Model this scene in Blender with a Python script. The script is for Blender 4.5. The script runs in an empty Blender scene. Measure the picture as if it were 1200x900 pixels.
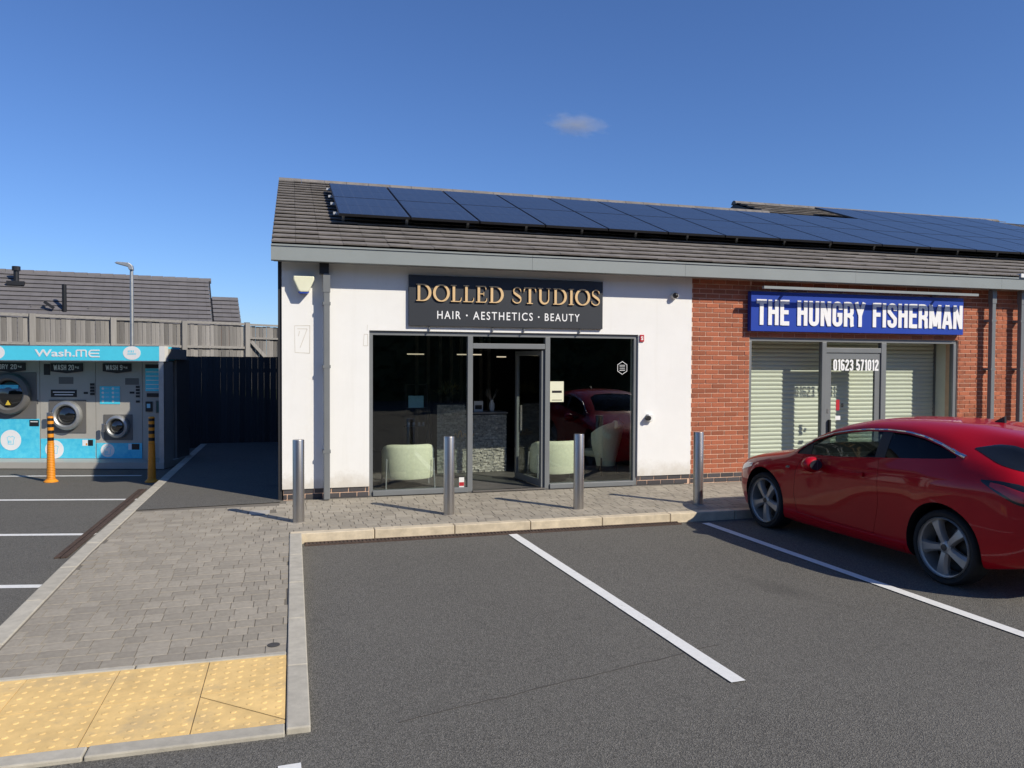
import bpy, bmesh, math, random
import numpy as np
from mathutils import Vector, Matrix
random.seed(7); rng = np.random.default_rng(7)
PI = math.pi; rad = math.radians
S = bpy.context.scene
COL = S.collection

# ------------------------------------------------------------------ camera, sky, sun, exposure
CH = 1.95
cam = bpy.data.cameras.new('camera'); camo = bpy.data.objects.new('camera', cam); COL.objects.link(camo)
cam.sensor_fit = 'HORIZONTAL'; cam.sensor_width = 36; cam.lens = 36*901/1200
cam.clip_start = 0.05; cam.clip_end = 6000
YAW, PITCH, ROLL = rad(15.92), rad(1.396), rad(0.267)
fw = Vector((math.sin(YAW)*math.cos(PITCH), math.cos(YAW)*math.cos(PITCH), -math.sin(PITCH)))
rt = Vector((math.cos(YAW), -math.sin(YAW), 0)); up = rt.cross(fw)
r2 = rt*math.cos(ROLL) + up*math.sin(ROLL); u2 = -rt*math.sin(ROLL) + up*math.cos(ROLL)
camo.matrix_world = Matrix(((r2.x, u2.x, -fw.x, 0), (r2.y, u2.y, -fw.y, 0), (r2.z, u2.z, -fw.z, CH), (0, 0, 0, 1)))
S.camera = camo

SUN_EL = rad(37.0); SUN_AZ = math.atan2(0.625, -0.78)      # azimuth from +Y towards +X
W = bpy.data.worlds.new('World'); S.world = W; W.use_nodes = True
wn = W.node_tree.nodes; wl = W.node_tree.links
bg = wn['Background']; sky = wn.new('ShaderNodeTexSky'); sky.sky_type = 'NISHITA'; sky.sun_disc = False
sky.sun_elevation = SUN_EL; sky.sun_rotation = SUN_AZ; sky.altitude = 100; sky.air_density = 1.0; sky.dust_density = 0.2; sky.ozone_density = 6.0
tint = wn.new('ShaderNodeMix'); tint.data_type = 'RGBA'; tint.blend_type = 'MULTIPLY'; tint.inputs[0].default_value = 1.0; tint.inputs[7].default_value = (0.93, 1.09, 1.40, 1)
wl.new(sky.outputs[0], tint.inputs[6]); wl.new(tint.outputs[2], bg.inputs[0]); bg.inputs[1].default_value = 0.085
sun = bpy.data.lights.new('sun', 'SUN'); suno = bpy.data.objects.new('sun', sun); COL.objects.link(suno)
sun.energy = 4.7; sun.angle = rad(0.5); sun.color = (1.0, 0.92, 0.78)
sd = Vector((math.sin(SUN_AZ)*math.cos(SUN_EL), math.cos(SUN_AZ)*math.cos(SUN_EL), math.sin(SUN_EL)))
suno.rotation_euler = (-sd).to_track_quat('-Z', 'Y').to_euler(); suno.location = (30, -40, 40)
S.view_settings.view_transform = 'Standard'; S.view_settings.look = 'None'
S.view_settings.exposure = 0.1; S.view_settings.gamma = 1.0; S.view_settings.use_curve_mapping = False
S.cycles.max_bounces = 10; S.cycles.transparent_max_bounces = 16; S.cycles.use_denoising = True

# ------------------------------------------------------------------ materials
def nt(name):
    m = bpy.data.materials.new(name); m.use_nodes = True
    return m, m.node_tree.nodes, m.node_tree.links, m.node_tree.nodes['Principled BSDF']
def mixc(n, l, fac, a, b, blend='MIX'):
    x = n.new('ShaderNodeMix'); x.data_type = 'RGBA'; x.blend_type = blend
    for sock, v in ((x.inputs[0], fac), (x.inputs[6], a), (x.inputs[7], b)):
        if hasattr(v, 'links'): l.new(v, sock)
        else: sock.default_value = v if not isinstance(v, tuple) else (*v, 1)[:4]
    return x.outputs[2]
def ramp(n, l, src, p0, p1, c0=(0, 0, 0), c1=(1, 1, 1)):
    r = n.new('ShaderNodeValToRGB'); l.new(src, r.inputs[0])
    r.color_ramp.elements[0].position = p0; r.color_ramp.elements[1].position = p1
    r.color_ramp.elements[0].color = (*c0, 1); r.color_ramp.elements[1].color = (*c1, 1)
    return r.outputs[0]
def noise(n, l, scale, detail=4, rough=0.6, stretch=None, coord='Object'):
    t = n.new('ShaderNodeTexCoord'); x = n.new('ShaderNodeTexNoise')
    x.inputs['Scale'].default_value = scale; x.inputs['Detail'].default_value = detail; x.inputs['Roughness'].default_value = rough
    if stretch:
        mp = n.new('ShaderNodeMapping'); mp.inputs['Scale'].default_value = stretch
        l.new(t.outputs[coord], mp.inputs[0]); l.new(mp.outputs[0], x.inputs[0])
    else: l.new(t.outputs[coord], x.inputs[0])
    return x.outputs[0]
def rnd(n, l):
    a = n.new('ShaderNodeObjectInfo'); b = n.new('ShaderNodeNewGeometry')
    s = n.new('ShaderNodeMath'); s.operation = 'ADD'; l.new(a.outputs['Random'], s.inputs[0]); l.new(b.outputs['Random Per Island'], s.inputs[1])
    f = n.new('ShaderNodeMath'); f.operation = 'FRACT'; l.new(s.outputs[0], f.inputs[0])
    return f.outputs[0]
def mat(name, c, rough=0.6, metal=0.0, var=0.12, scale=6.0, bump=0.0, bscale=60, c2=None, stretch=None, each=0.0, coat=0.0, spec=0.5, dirt=None):
    """colour with noise variation between c*(1-var) and c*(1+var) (or c and c2), optional per-piece variation and bump"""
    m, n, l, p = nt(name)
    a = c if c2 else tuple(x*(1-var) for x in c); b = c2 if c2 else tuple(min(1, x*(1+var)) for x in c)
    out = mixc(n, l, ramp(n, l, noise(n, l, scale, 5, 0.65, stretch), 0.3, 0.7), a, b)
    if dirt:
        out = mixc(n, l, ramp(n, l, noise(n, l, dirt[1], 6, 0.7), dirt[2], dirt[2]+0.2), out, dirt[0])
    if each:
        h = n.new('ShaderNodeHueSaturation'); l.new(out, h.inputs['Color'])
        mr = n.new('ShaderNodeMapRange'); l.new(rnd(n, l), mr.inputs[0]); mr.inputs[3].default_value = 1-each; mr.inputs[4].default_value = 1+each
        l.new(mr.outputs[0], h.inputs['Value']); out = h.outputs[0]
    l.new(out, p.inputs['Base Color'])
    p.inputs['Roughness'].default_value = rough; p.inputs['Metallic'].default_value = metal
    p.inputs['Specular IOR Level'].default_value = spec
    if coat: p.inputs['Coat Weight'].default_value = coat; p.inputs['Coat Roughness'].default_value = 0.03
    if bump:
        bp = n.new('ShaderNodeBump'); bp.inputs['Strength'].default_value = bump; bp.inputs['Distance'].default_value = 0.01
        l.new(noise(n, l, bscale, 6, 0.7), bp.inputs['Height']); l.new(bp.outputs[0], p.inputs['Normal'])
    return m
def glass(name, tint, ior=1.45, rough=0.0):
    m, n, l, p = nt(name); n.remove(p)
    t = n.new('ShaderNodeBsdfTransparent'); t.inputs[0].default_value = (*tint, 1)
    g = n.new('ShaderNodeBsdfGlossy'); g.inputs['Roughness'].default_value = rough
    ge = n.new('ShaderNodeNewGeometry'); dt = n.new('ShaderNodeVectorMath'); dt.operation = 'DOT_PRODUCT'
    l.new(ge.outputs['Incoming'], dt.inputs[0]); l.new(ge.outputs['Normal'], dt.inputs[1])
    def mth(op, a, b=None):
        q = n.new('ShaderNodeMath'); q.operation = op
        for i, v in enumerate((a, b)):
            if v is None: continue
            if hasattr(v, 'links'): l.new(v, q.inputs[i])
            else: q.inputs[i].default_value = v
        return q.outputs[0]
    f0 = ((ior-1)/(ior+1))**2           # Schlick reflectance, the same for both faces of the pane
    fr = mth('ADD', mth('MULTIPLY', mth('POWER', mth('SUBTRACT', 1.0, mth('ABSOLUTE', dt.outputs['Value'])), 5.0), 1-f0), f0)
    x = n.new('ShaderNodeMixShader'); l.new(fr, x.inputs[0]); l.new(t.outputs[0], x.inputs[1]); l.new(g.outputs[0], x.inputs[2])
    l.new(x.outputs[0], n['Material Output'].inputs[0]); return m
def emit(name, c, s):
    m, n, l, p = nt(name); p.inputs['Base Color'].default_value = (*c, 1); p.inputs['Emission Color'].default_value = (*c, 1); p.inputs['Emission Strength'].default_value = s; return m

def tarmac_mat(name, base, spread):
    m, n, l, p = nt(name)
    big = ramp(n, l, noise(n, l, 0.5, 6, 0.6), 0.35, 0.7)
    c = mixc(n, l, big, tuple(x*0.88 for x in base), tuple(x*1.12 for x in base))
    tc = n.new('ShaderNodeTexCoord'); v = n.new('ShaderNodeTexVoronoi'); v.inputs['Scale'].default_value = 150; l.new(tc.outputs['Object'], v.inputs[0])
    sp = n.new('ShaderNodeSeparateColor'); l.new(v.outputs['Color'], sp.inputs[0])
    c = mixc(n, l, ramp(n, l, sp.outputs[0], 0.25, 1.0), c, tuple(x*spread for x in base))
    c = mixc(n, l, ramp(n, l, sp.outputs[1], 0.8, 1.0, (0, 0, 0), (0.7, 0.7, 0.7)), c, tuple(x*0.35 for x in base))
    st = ramp(n, l, noise(n, l, 1.3, 8, 0.75), 0.6, 0.72, (0, 0, 0), (.8, .8, .8))
    c = mixc(n, l, st, c, tuple(x*0.78 for x in base), 'MIX')
    oil = ramp(n, l, noise(n, l, 0.55, 3, 0.5, (1, .45, 1)), 0.66, 0.74, (0, 0, 0), (.55, .55, .55))
    c = mixc(n, l, oil, c, tuple(x*0.5 for x in base), 'MIX')
    grit = ramp(n, l, noise(n, l, 0.23, 5, 0.7), 0.58, 0.75, (0, 0, 0), (.35, .35, .35))
    c = mixc(n, l, grit, c, tuple(x*1.5 for x in base), 'MIX')
    l.new(c, p.inputs['Base Color']); p.inputs['Roughness'].default_value = 0.88; p.inputs['Specular IOR Level'].default_value = 0.35
    bp = n.new('ShaderNodeBump'); bp.inputs['Strength'].default_value = 0.8; bp.inputs['Distance'].default_value = 0.006
    l.new(v.outputs['Distance'], bp.inputs['Height']); l.new(bp.outputs[0], p.inputs['Normal'])
    return m
TARMAC = tarmac_mat('tarmac', (0.104, 0.099, 0.087), 1.9)
TARMAC2 = tarmac_mat('worn tarmac', (0.112, 0.107, 0.094), 1.6)
PAVER = mat('block paver', (0.325, 0.290, 0.232), 0.9, var=0.15, scale=2.2, bump=0.4, bscale=120, each=0.12, dirt=((0.24, 0.215, 0.175), 1.1, 0.6))
PAVERJ = mat('paver joint sand', (0.16, 0.142, 0.115), 0.95, bump=0.3)
KERB = mat('kerb concrete', (0.43, 0.40, 0.33), 0.85, var=0.15, scale=10, bump=0.3, bscale=150, each=0.08)
KERBY = mat('buff kerb', (0.57, 0.485, 0.35), 0.85, var=0.2, scale=7, bump=0.3, bscale=150, each=0.1, dirt=((0.36, 0.29, 0.19), 5, 0.64))
TACT = mat('buff tactile concrete', (0.80, 0.55, 0.22), 0.85, var=0.14, scale=7, bump=0.3, bscale=160, each=0.06, dirt=((0.55, 0.41, 0.21), 2.2, 0.52))
PAINT = mat('road paint', (0.74, 0.74, 0.71), 0.7, var=0.06, scale=20, bump=0.3, bscale=200, dirt=((0.22, 0.215, 0.2), 17, 0.62))
RENDER = mat('white render', (0.79, 0.785, 0.76), 0.9, var=0.03, scale=1.6, bump=0.25, bscale=260, dirt=((0.70, 0.685, 0.63), 2.2, 0.68))
BRICK = mat('red brick', (0.35, 0.105, 0.050), 0.85, var=0.28, scale=14, bump=0.4, bscale=120, each=0.22)
DBRICK = mat('dark blue plinth brick', (0.06, 0.055, 0.058), 0.6, var=0.25, scale=12, bump=0.3, each=0.25)
def weather(m):
    n, l = m.node_tree.nodes, m.node_tree.links; p = n['Principled BSDF']; src = p.inputs['Base Color'].links[0].from_socket
    c = mixc(n, l, ramp(n, l, noise(n, l, 1.0, 6, .7, (5.5, 1, .35)), .54, .74, (0, 0, 0), (.2, .2, .2)), src, (.64, .62, .565))
    tc = n.new('ShaderNodeTexCoord'); sx = n.new('ShaderNodeSeparateXYZ'); l.new(tc.outputs['Object'], sx.inputs[0])
    ad = n.new('ShaderNodeMath'); ad.operation = 'MULTIPLY_ADD'; l.new(noise(n, l, 3.5, 6, .75), ad.inputs[0]); ad.inputs[1].default_value = -.55; l.new(sx.outputs[2], ad.inputs[2])
    c = mixc(n, l, ramp(n, l, ad.outputs[0], -.02, .22, (.75, .75, .75), (0, 0, 0)), c, (.56, .52, .45))
    l.new(c, p.inputs['Base Color'])
weather(RENDER)
MORTAR = mat('mortar', (0.74, 0.50, 0.36), 0.95, bump=0.3)
TILE = mat('concrete roof tile', (0.185, 0.168, 0.152), 0.9, var=0.22, scale=5, bump=0.5, bscale=70, each=0.1, dirt=((0.25, 0.20, 0.14), 3, 0.68))
HTILE = mat('grey roof tile', (0.142, 0.134, 0.136), 0.75, var=0.1, scale=3, bump=0.2, bscale=40, each=0.06)
FASCIA = mat('grey fascia', (0.25, 0.275, 0.27), 0.45, var=0.05, scale=2)
FRAME = mat('grey aluminium frame', (0.17, 0.18, 0.185), 0.4, var=0.05, scale=3, spec=0.5)
DARK = mat('dark grey cladding', (0.02, 0.02, 0.022), 0.6)
BLACK = mat('black plastic', (0.012, 0.012, 0.013), 0.45)
SIGN1 = mat('anthracite sign face', (0.022, 0.026, 0.033), 0.5, var=0.05)
GOLD = mat('gold sign letter', (0.72, 0.50, 0.26), 0.4, 0.15, var=0.08)
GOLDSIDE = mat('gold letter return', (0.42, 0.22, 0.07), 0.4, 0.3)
WHITE = mat('white print', (0.82, 0.82, 0.82), 0.5, var=0.02)
BLUE = mat('blue sign face', (0.018, 0.055, 0.36), 0.35, var=0.04, scale=2)
PVGLASS = mat('solar cell glass', (0.025, 0.028, 0.036), 0.25, var=0.12, scale=1.2, coat=0.25, spec=0.45)
def cells_(m):
    n, l = m.node_tree.nodes, m.node_tree.links; p = n['Principled BSDF']; src = p.inputs['Base Color'].links[0].from_socket
    tc = n.new('ShaderNodeTexCoord'); b = n.new('ShaderNodeTexBrick'); l.new(tc.outputs['Object'], b.inputs[0]); b.offset = 0; b.inputs['Scale'].default_value = 1; b.inputs['Mortar Size'].default_value = .003
    b.inputs['Brick Width'].default_value = .173; b.inputs['Row Height'].default_value = .0865
    l.new(mixc(n, l, b.outputs['Fac'], src, (.075, .08, .09)), p.inputs['Base Color'])
cells_(PVGLASS)
PVFRAME = mat('black panel frame', (0.01, 0.01, 0.012), 0.4)
STEEL = mat('brushed steel', (0.50, 0.48, 0.455), 0.36, 1.0, var=0.08, scale=30, stretch=(1, 1, 0.02))
ZINC = mat('galvanised steel', (0.45, 0.46, 0.46), 0.5, 0.8)
GLASS = glass('shopfront glass', (0.90, 0.93, 0.91), 1.75)
GLASS2 = glass('fish shop glass', (0.88, 0.90, 0.88), 1.33)
CARGLASS = glass('tinted car glass', (0.66, 0.72, 0.70), 1.4)
CARGLASSD = glass('privacy car glass', (0.09, 0.10, 0.11), 1.45)
SHUT = mat('cream shutter lath', (0.78, 0.79, 0.70), 0.5, var=0.05, scale=3, each=0.05)
CREAM = mat('cream fabric', (0.80, 0.80, 0.60), 0.9, var=0.08, scale=30, bump=0.2, bscale=250)
ALARM = mat('cream plastic', (0.72, 0.72, 0.54), 0.45, var=0.03)
WPLASTIC = mat('white plastic', (0.75, 0.75, 0.73), 0.4, var=0.03)
RED = mat('red plastic', (0.45, 0.02, 0.03), 0.4)
WOODF = mat('weathered fence board', (0.33, 0.315, 0.295), 0.95, c2=(0.10, 0.094, 0.088), scale=3.2, stretch=(9, 9, 0.8), bump=0.5, bscale=30, each=0.38)
WOODP = mat('weathered fence post', (0.34, 0.325, 0.30), 0.95, c2=(0.20, 0.19, 0.175), scale=3, stretch=(8, 8, 1), each=0.1)
WOODD = mat('dark stained board', (0.055, 0.053, 0.055), 0.85, c2=(0.028, 0.028, 0.03), scale=3, stretch=(8, 8, 0.5), each=0.3)
RUST = mat('rusty grating', (0.072, 0.048, 0.038), 0.9, var=0.4, scale=18, bump=0.4)
INWALL = mat('charcoal interior wall', (0.035, 0.035, 0.037), 0.8)
INFLOOR = mat('dark vinyl floor', (0.10, 0.097, 0.092), 0.5, var=0.2, scale=4)
SLAT = mat('pale wall slat', (0.30, 0.28, 0.25), 0.7)
STONE = mat('split stone cladding', (0.62, 0.60, 0.52), 0.9, c2=(0.24, 0.25, 0.23), scale=24, bump=0.8, bscale=40, each=0.3)
RED_PAINT = mat('red car paint', (0.42, 0.003, 0.010), 0.33, 0.0, var=0.02, coat=0.6, spec=0.1)
TYRE = mat('tyre rubber', (0.016, 0.016, 0.016), 0.85, bump=0.2)
ALLOY = mat('alloy wheel', (0.40, 0.385, 0.36), 0.4, 0.5, var=0.05)
DISC = mat('brake disc', (0.08, 0.075, 0.07), 0.5, 0.6)
CHROME = mat('satin trim', (0.62, 0.63, 0.65), 0.22, 1.0, var=0.02)
LIGHTRED = mat('red lamp lens', (0.42, 0.012, 0.02), 0.2, coat=.6)
GLOSSB = mat('gloss black glass', (0.012, 0.014, 0.017), 0.05, spec=.6)
LAMPGLASS = mat('headlamp lens', (0.35, 0.36, 0.37), 0.1, coat=1.0)
SEATF = mat('dark seat cloth', (0.02, 0.02, 0.022), 0.9)
CAB = mat('grey machine enamel', (0.40, 0.385, 0.345), 0.5, var=0.06, scale=2.5)
CABD = mat('dark machine enamel', (0.13, 0.126, 0.12), 0.5, var=0.06)
CYAN = mat('cyan vinyl', (0.085, 0.66, 0.86), 0.45, var=0.04)
BUBBLE = mat('cyan bubble print', (0.13, 0.68, 0.86), 0.45, c2=(0.045, 0.52, 0.78), scale=11)
PALEBLUE = mat('pale blue print', (0.30, 0.66, 0.85), 0.45)
ORANGE = mat('orange plastic', (0.72, 0.27, 0.015), 0.5, var=0.06)
LEAF = mat('dark leaves', (0.055, 0.085, 0.030), 0.7, var=0.3, scale=2, each=0.35)
BARK = mat('bark', (0.08, 0.06, 0.045), 0.9)
BANKM = mat('rough grass bank', (0.06, 0.075, 0.03), 0.95, var=0.3)
HWALL = mat('house brick', (0.30, 0.17, 0.11), 0.9, var=0.2)
WARM = mat('residue marks', (0.60, 0.57, 0.51), 0.9)
COVER = mat('cast cover', (0.40, 0.38, 0.34), 0.7, bump=0.3)
IRON = mat('iron cover', (0.06, 0.055, 0.05), 0.7)

# ------------------------------------------------------------------ helpers
def world(o):
    m = o.matrix_parent_inverse @ o.matrix_basis
    return world(o.parent) @ m if o.parent else o.matrix_basis.copy()
def setp(c, p, local=False):
    c.parent = p
    if not local: c.matrix_parent_inverse = world(p).inverted()
    return c
def tag(o, label=None, cat=None, group=None, kind=None):
    for k, v in (('label', label), ('category', cat), ('group', group), ('kind', kind)):
        if v: o[k] = v
    return o
def empty(name, loc, rz=0.0, label=None, cat=None, group=None):
    o = bpy.data.objects.new(name, None); COL.objects.link(o); o.location = loc; o.rotation_euler = (0, 0, rz); o.empty_display_size = 0.1
    return tag(o, label, cat, group)
def inst(name, mesh, parent=None, loc=(0, 0, 0), rot=(0, 0, 0), scl=(1, 1, 1), local=False):
    o = bpy.data.objects.new(name, mesh); COL.objects.link(o); o.location = loc; o.rotation_euler = rot; o.scale = scl
    if parent: setp(o, parent, local)
    return o
class MB:
    def __init__(s): s.b = bmesh.new()
    def box(s, x0, x1, y0, y1, z0, z1, M=None, mi=0):
        v = [s.b.verts.new(Vector(p) if M is None else M @ Vector(p)) for p in
             ((x0, y0, z0), (x1, y0, z0), (x1, y1, z0), (x0, y1, z0), (x0, y0, z1), (x1, y0, z1), (x1, y1, z1), (x0, y1, z1))]
        for f in ((0, 3, 2, 1), (4, 5, 6, 7), (0, 1, 5, 4), (1, 2, 6, 5), (2, 3, 7, 6), (3, 0, 4, 7)):
            s.b.faces.new([v[i] for i in f]).material_index = mi
        return s
    def bar(s, a, b, w, h, upv=(0, 0, 1)):
        a, b = Vector(a), Vector(b); d = b-a; L = d.length; d.normalize()
        upv = Vector(upv)
        if abs(d.dot(upv)) > 0.99: upv = Vector((1, 0, 0))
        sx = d.cross(upv).normalized(); sz = sx.cross(d)
        M = Matrix(((d.x, sx.x, sz.x, a.x), (d.y, sx.y, sz.y, a.y), (d.z, sx.z, sz.z, a.z), (0, 0, 0, 1)))
        return s.box(0, L, -w/2, w/2, -h/2, h/2, M)
    def cyl(s, a, b, r0, r1=None, n=16, caps=True):
        r1 = r0 if r1 is None else r1
        a, b = Vector(a), Vector(b); d = (b-a).normalized(); u = d.orthogonal().normalized(); w = d.cross(u)
        A = [s.b.verts.new(a+(u*math.cos(2*PI*i/n)+w*math.sin(2*PI*i/n))*r0) for i in range(n)]
        B = [s.b.verts.new(b+(u*math.cos(2*PI*i/n)+w*math.sin(2*PI*i/n))*r1) for i in range(n)]
        for i in range(n): s.b.faces.new((A[i], A[(i+1) % n], B[(i+1) % n], B[i]))
        if caps: s.b.faces.new(A[::-1]); s.b.faces.new(B)
        return s
    def tube(s, pts, r, n=8):
        for a, b in zip(pts[:-1], pts[1:]): s.cyl(a, b, r, r, n)
        return s
    def lathe(s, prof, n=32, M=None, closed=False):
        """prof of (r,z) about z"""
        R = []
        for r, z in prof:
            R.append([s.b.verts.new((M or Matrix()) @ Vector((r*math.cos(2*PI*i/n), r*math.sin(2*PI*i/n), z))) for i in range(n)])
        k = len(R)
        for j in range(k if closed else k-1):
            P, Q = R[j], R[(j+1) % k]
            for i in range(n):
                s.b.faces.new((P[i], P[(i+1) % n], Q[(i+1) % n], Q[i]))
        if not closed:
            for P, f in ((R[0], -1), (R[-1], 1)):
                s.b.faces.new(P[::f])
        return s
    def prism(s, poly, a, b, f):
        """poly of 2-D points; f(p, q, t) -> 3-D point; extruded t=a..b"""
        A = [s.b.verts.new(f(p, q, a)) for p, q in poly]; B = [s.b.verts.new(f(p, q, b)) for p, q in poly]
        n = len(poly)
        s.b.faces.new(A[::-1]); s.b.faces.new(B)
        for i in range(n): s.b.faces.new((A[i], A[(i+1) % n], B[(i+1) % n], B[i]))
        return s
    def quad(s, *p):
        s.b.faces.new([s.b.verts.new(q) for q in p]); return s
    def mesh(s, name, *mats, smooth=None, fix=True):
        if fix: bmesh.ops.recalc_face_normals(s.b, faces=s.b.faces[:])
        me = bpy.data.meshes.new(name); s.b.to_mesh(me); s.b.free()
        for m in mats: me.materials.append(m)
        if smooth: me.shade_smooth(); me.set_sharp_from_angle(angle=rad(smooth))
        return me
    def build(s, name, m, parent=None, smooth=None, bevel=0, local=False, fix=True):
        ms = m if isinstance(m, (list, tuple)) else [m]
        o = inst(name, s.mesh(name, *ms, smooth=smooth, fix=fix), parent, local=local)
        if bevel:
            b = o.modifiers.new('b', 'BEVEL'); b.width = bevel; b.segments = 2; b.limit_method = 'ANGLE'
        return o
def bx(name, m, parent, x0, x1, y0, y1, z0, z1, bevel=0, local=False):
    return MB().box(x0, x1, y0, y1, z0, z1).build(name, m, parent, bevel=bevel, local=local)
def unit_box(name, m, ch=0.0):
    b = MB()
    if not ch: b.box(-.5, .5, -.5, .5, -.5, .5)
    else:      # chamfered top
        lo = [b.b.verts.new(p) for p in ((-.5, -.5, -.5), (.5, -.5, -.5), (.5, .5, -.5), (-.5, .5, -.5))]
        md = [b.b.verts.new((v.co.x, v.co.y, .5-ch*2.2)) for v in lo]
        tp = [b.b.verts.new((v.co.x*(1-ch), v.co.y*(1-ch), .5)) for v in lo]
        for A, B in ((lo, md), (md, tp)):
            for i in range(4): b.b.faces.new((A[i], A[(i+1) % 4], B[(i+1) % 4], B[i]))
        b.b.faces.new(tp); b.b.faces.new(lo[::-1])
    return b.mesh(name, m)
def ribbon(mb, pts, wd, f, d0, d1):
    """flat stroke of width wd (number or list) along pts (2-D); f(p,q,t) maps to 3-D; depth d0..d1. closed if first == last"""
    wl_ = list(wd) if isinstance(wd, (list, tuple)) else None
    keep = [i for i in range(len(pts)) if i == 0 or math.dist(pts[i], pts[i-1]) > 1e-5]
    if wl_ and len(wl_) >= len(pts): wd = [wl_[i] for i in keep]
    P = [Vector(pts[i]) for i in keep]; closed = (P[0]-P[-1]).length < 1e-6
    if closed: P = P[:-1]
    n = len(P); ws = wd if isinstance(wd, (list, tuple)) else [wd]*n
    L, R = [], []
    for i in range(n):
        a = P[i-1] if (i > 0 or closed) else None; b = P[(i+1) % n] if (i < n-1 or closed) else None
        d1_ = (P[i]-a).normalized() if a is not None else None; d2_ = (b-P[i]).normalized() if b is not None else None
        if d1_ is None: d1_ = d2_
        if d2_ is None: d2_ = d1_
        n1 = Vector((-d1_.y, d1_.x)); n2 = Vector((-d2_.y, d2_.x)); m = (n1+n2)
        m = m.normalized() if m.length > 1e-4 else n1
        k = ws[i]/2/max(0.35, m.dot(n1))
        L.append(P[i]+m*k); R.append(P[i]-m*k)
    V = [[mb.b.verts.new(f(q.x, q.y, t)) for q in side] for t in (d0, d1) for side in (L, R)]
    L0, R0, L1, R1 = V
    for i in range(n if closed else n-1):
        j = (i+1) % n
        for q in ((L1[i], L1[j], R1[j], R1[i]), (L0[i], R0[i], R0[j], L0[j]), (L0[i], L0[j], L1[j], L1[i]), (R0[i], R1[i], R1[j], R0[j])): mb.b.faces.new(q)
    if not closed:
        mb.b.faces.new((L0[0], L1[0], R1[0], R0[0])); mb.b.faces.new((L0[-1], R0[-1], R1[-1], L1[-1]))
def arc(cx, cy, rx, ry, a0, a1, n=8):
    return [(cx+rx*math.cos(rad(a0+(a1-a0)*i/n)), cy+ry*math.sin(rad(a0+(a1-a0)*i/n))) for i in range(n+1)]
# condensed block capitals: glyph -> (width, list of strokes)
def block(ch, w=.42, t=.07):
    l, r, b, T = t, w-t, t, 1-t; c = w/2; q = .13
    rx = (r-l)/2
    if ch == ' ': return .2, []
    if ch == 'T': return .40, [[(0, T), (.40, T)], [(.2, 0), (.2, 1)]]
    if ch == 'H': return w, [[(l, 0), (l, 1)], [(r, 0), (r, 1)], [(l, .52), (r, .52)]]
    if ch in 'EF': return .37, [[(l, 0), (l, 1)], [(l, T), (.37, T)], [(l, .52), (.34, .52)]] + ([[(l, b), (.37, b)]] if ch == 'E' else [])
    if ch == 'U': return w, [[(l, 1), (l, b+q)] + arc(c, b+q, rx, q, 180, 360) + [(r, 1)]]
    if ch == 'N': return .44, [[(l, 0), (l, 1)], [(.44-t, 0), (.44-t, 1)], [(l, .97), (.44-t, .03)]]
    if ch == 'G': return w, [[(r, .68), (r, T-q)] + arc(c, T-q, rx, q, 0, 180) + arc(c, b+q, rx, q, 180, 360) + [(r, .47), (c, .47)]]
    if ch == 'R': return w, [[(l, 0), (l, 1)], [(l, T), (c, T)] + arc(c, T-q, rx, q, 90, 0) + arc(c, .46+q, rx, q, 0, -90) + [(l, .46)], [(c+.02, .46), (r, .36), (r, .1), (r+.02, 0)]]
    if ch == 'Y': return .44, [[(.05, 1), (.22, .46)], [(.39, 1), (.22, .46)], [(.22, 0), (.22, .48)]]
    if ch == 'I': return 2*t, [[(t, 0), (t, 1)]]
    if ch == 'S': return w, [[(r, .70), (r, T-q)] + arc(c, T-q, rx, q, 0, 180) + [(l, .66), (c, .5), (r, .36)] + arc(c, b+q, rx, q, 0, -180) + [(l, .30)]]
    if ch == 'M': return .56, [[(l, 0), (l, 1)], [(.56-t, 0), (.56-t, 1)], [(l, .96), (.28, .1)], [(.56-t, .96), (.28, .1)]]
    if ch == 'A': return .44, [[(.05, 0), (.205, 1)], [(.39, 0), (.235, 1)], [(.1, .25), (.34, .25)]]
    if ch == 'W': return .6, [[(.05, 1), (.17, 0)], [(.17, 0), (.3, .9)], [(.3, .9), (.43, 0)], [(.43, 0), (.55, 1)]]
    if ch == 'D': return w, [[(l, 0), (l, 1)], [(l, T), (c, T)] + arc(c, T-q, rx, q, 90, 0) + arc(c, b+q, rx, q, 0, -90) + [(l, b)]]
    if ch == '0': return w, [arc(c, T-q, rx, q, 0, 180) + arc(c, b+q, rx, q, 180, 360) + [(r, T-q)]]
    if ch == '1': return .28, [[(.19, 0), (.19, 1)], [(.03, .83), (.16, .87)]]
    if ch == '2': return w, [[(l, .72)] + arc(c, T-q, rx, q, 180, 0) + [(r, .66), (l, .2), (l, b), (r+t, b)]]
    if ch == '3': return w, [[(l, .75)] + arc(c, T-q, rx, q, 180, 0) + [(r, .62), (c, .52), (r, .42)] + arc(c, b+q, rx, q, 0, -180) + [(l, .25)]]
    if ch == '5': return w, [[(r, T), (l, T), (l, .52), (c, .58), (r, .48)] + arc(c, b+q, rx, q, 0, -180) + [(l, .25)]]
    if ch == '6': return w, [[(r, .80)] + arc(c, T-.10, rx, .10, 0, 180) + arc(c, b+q, rx, q, 180, 360) + [(r, .44)], arc(c, .44, rx, .10, 0, 180)]
    if ch == '7': return .38, [[(0, T), (.38-t, T), (.13, 0)]]
    if ch == '8': return w, [arc(c, T-q, rx, q, -90, 270), arc(c, b+.16, rx, .16, -90, 270)]
    if ch == '9': return w, [[(w-p, 1-q_) for p, q_ in st] for st in block('6', w, t)[1]]
    return .3, []
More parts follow.
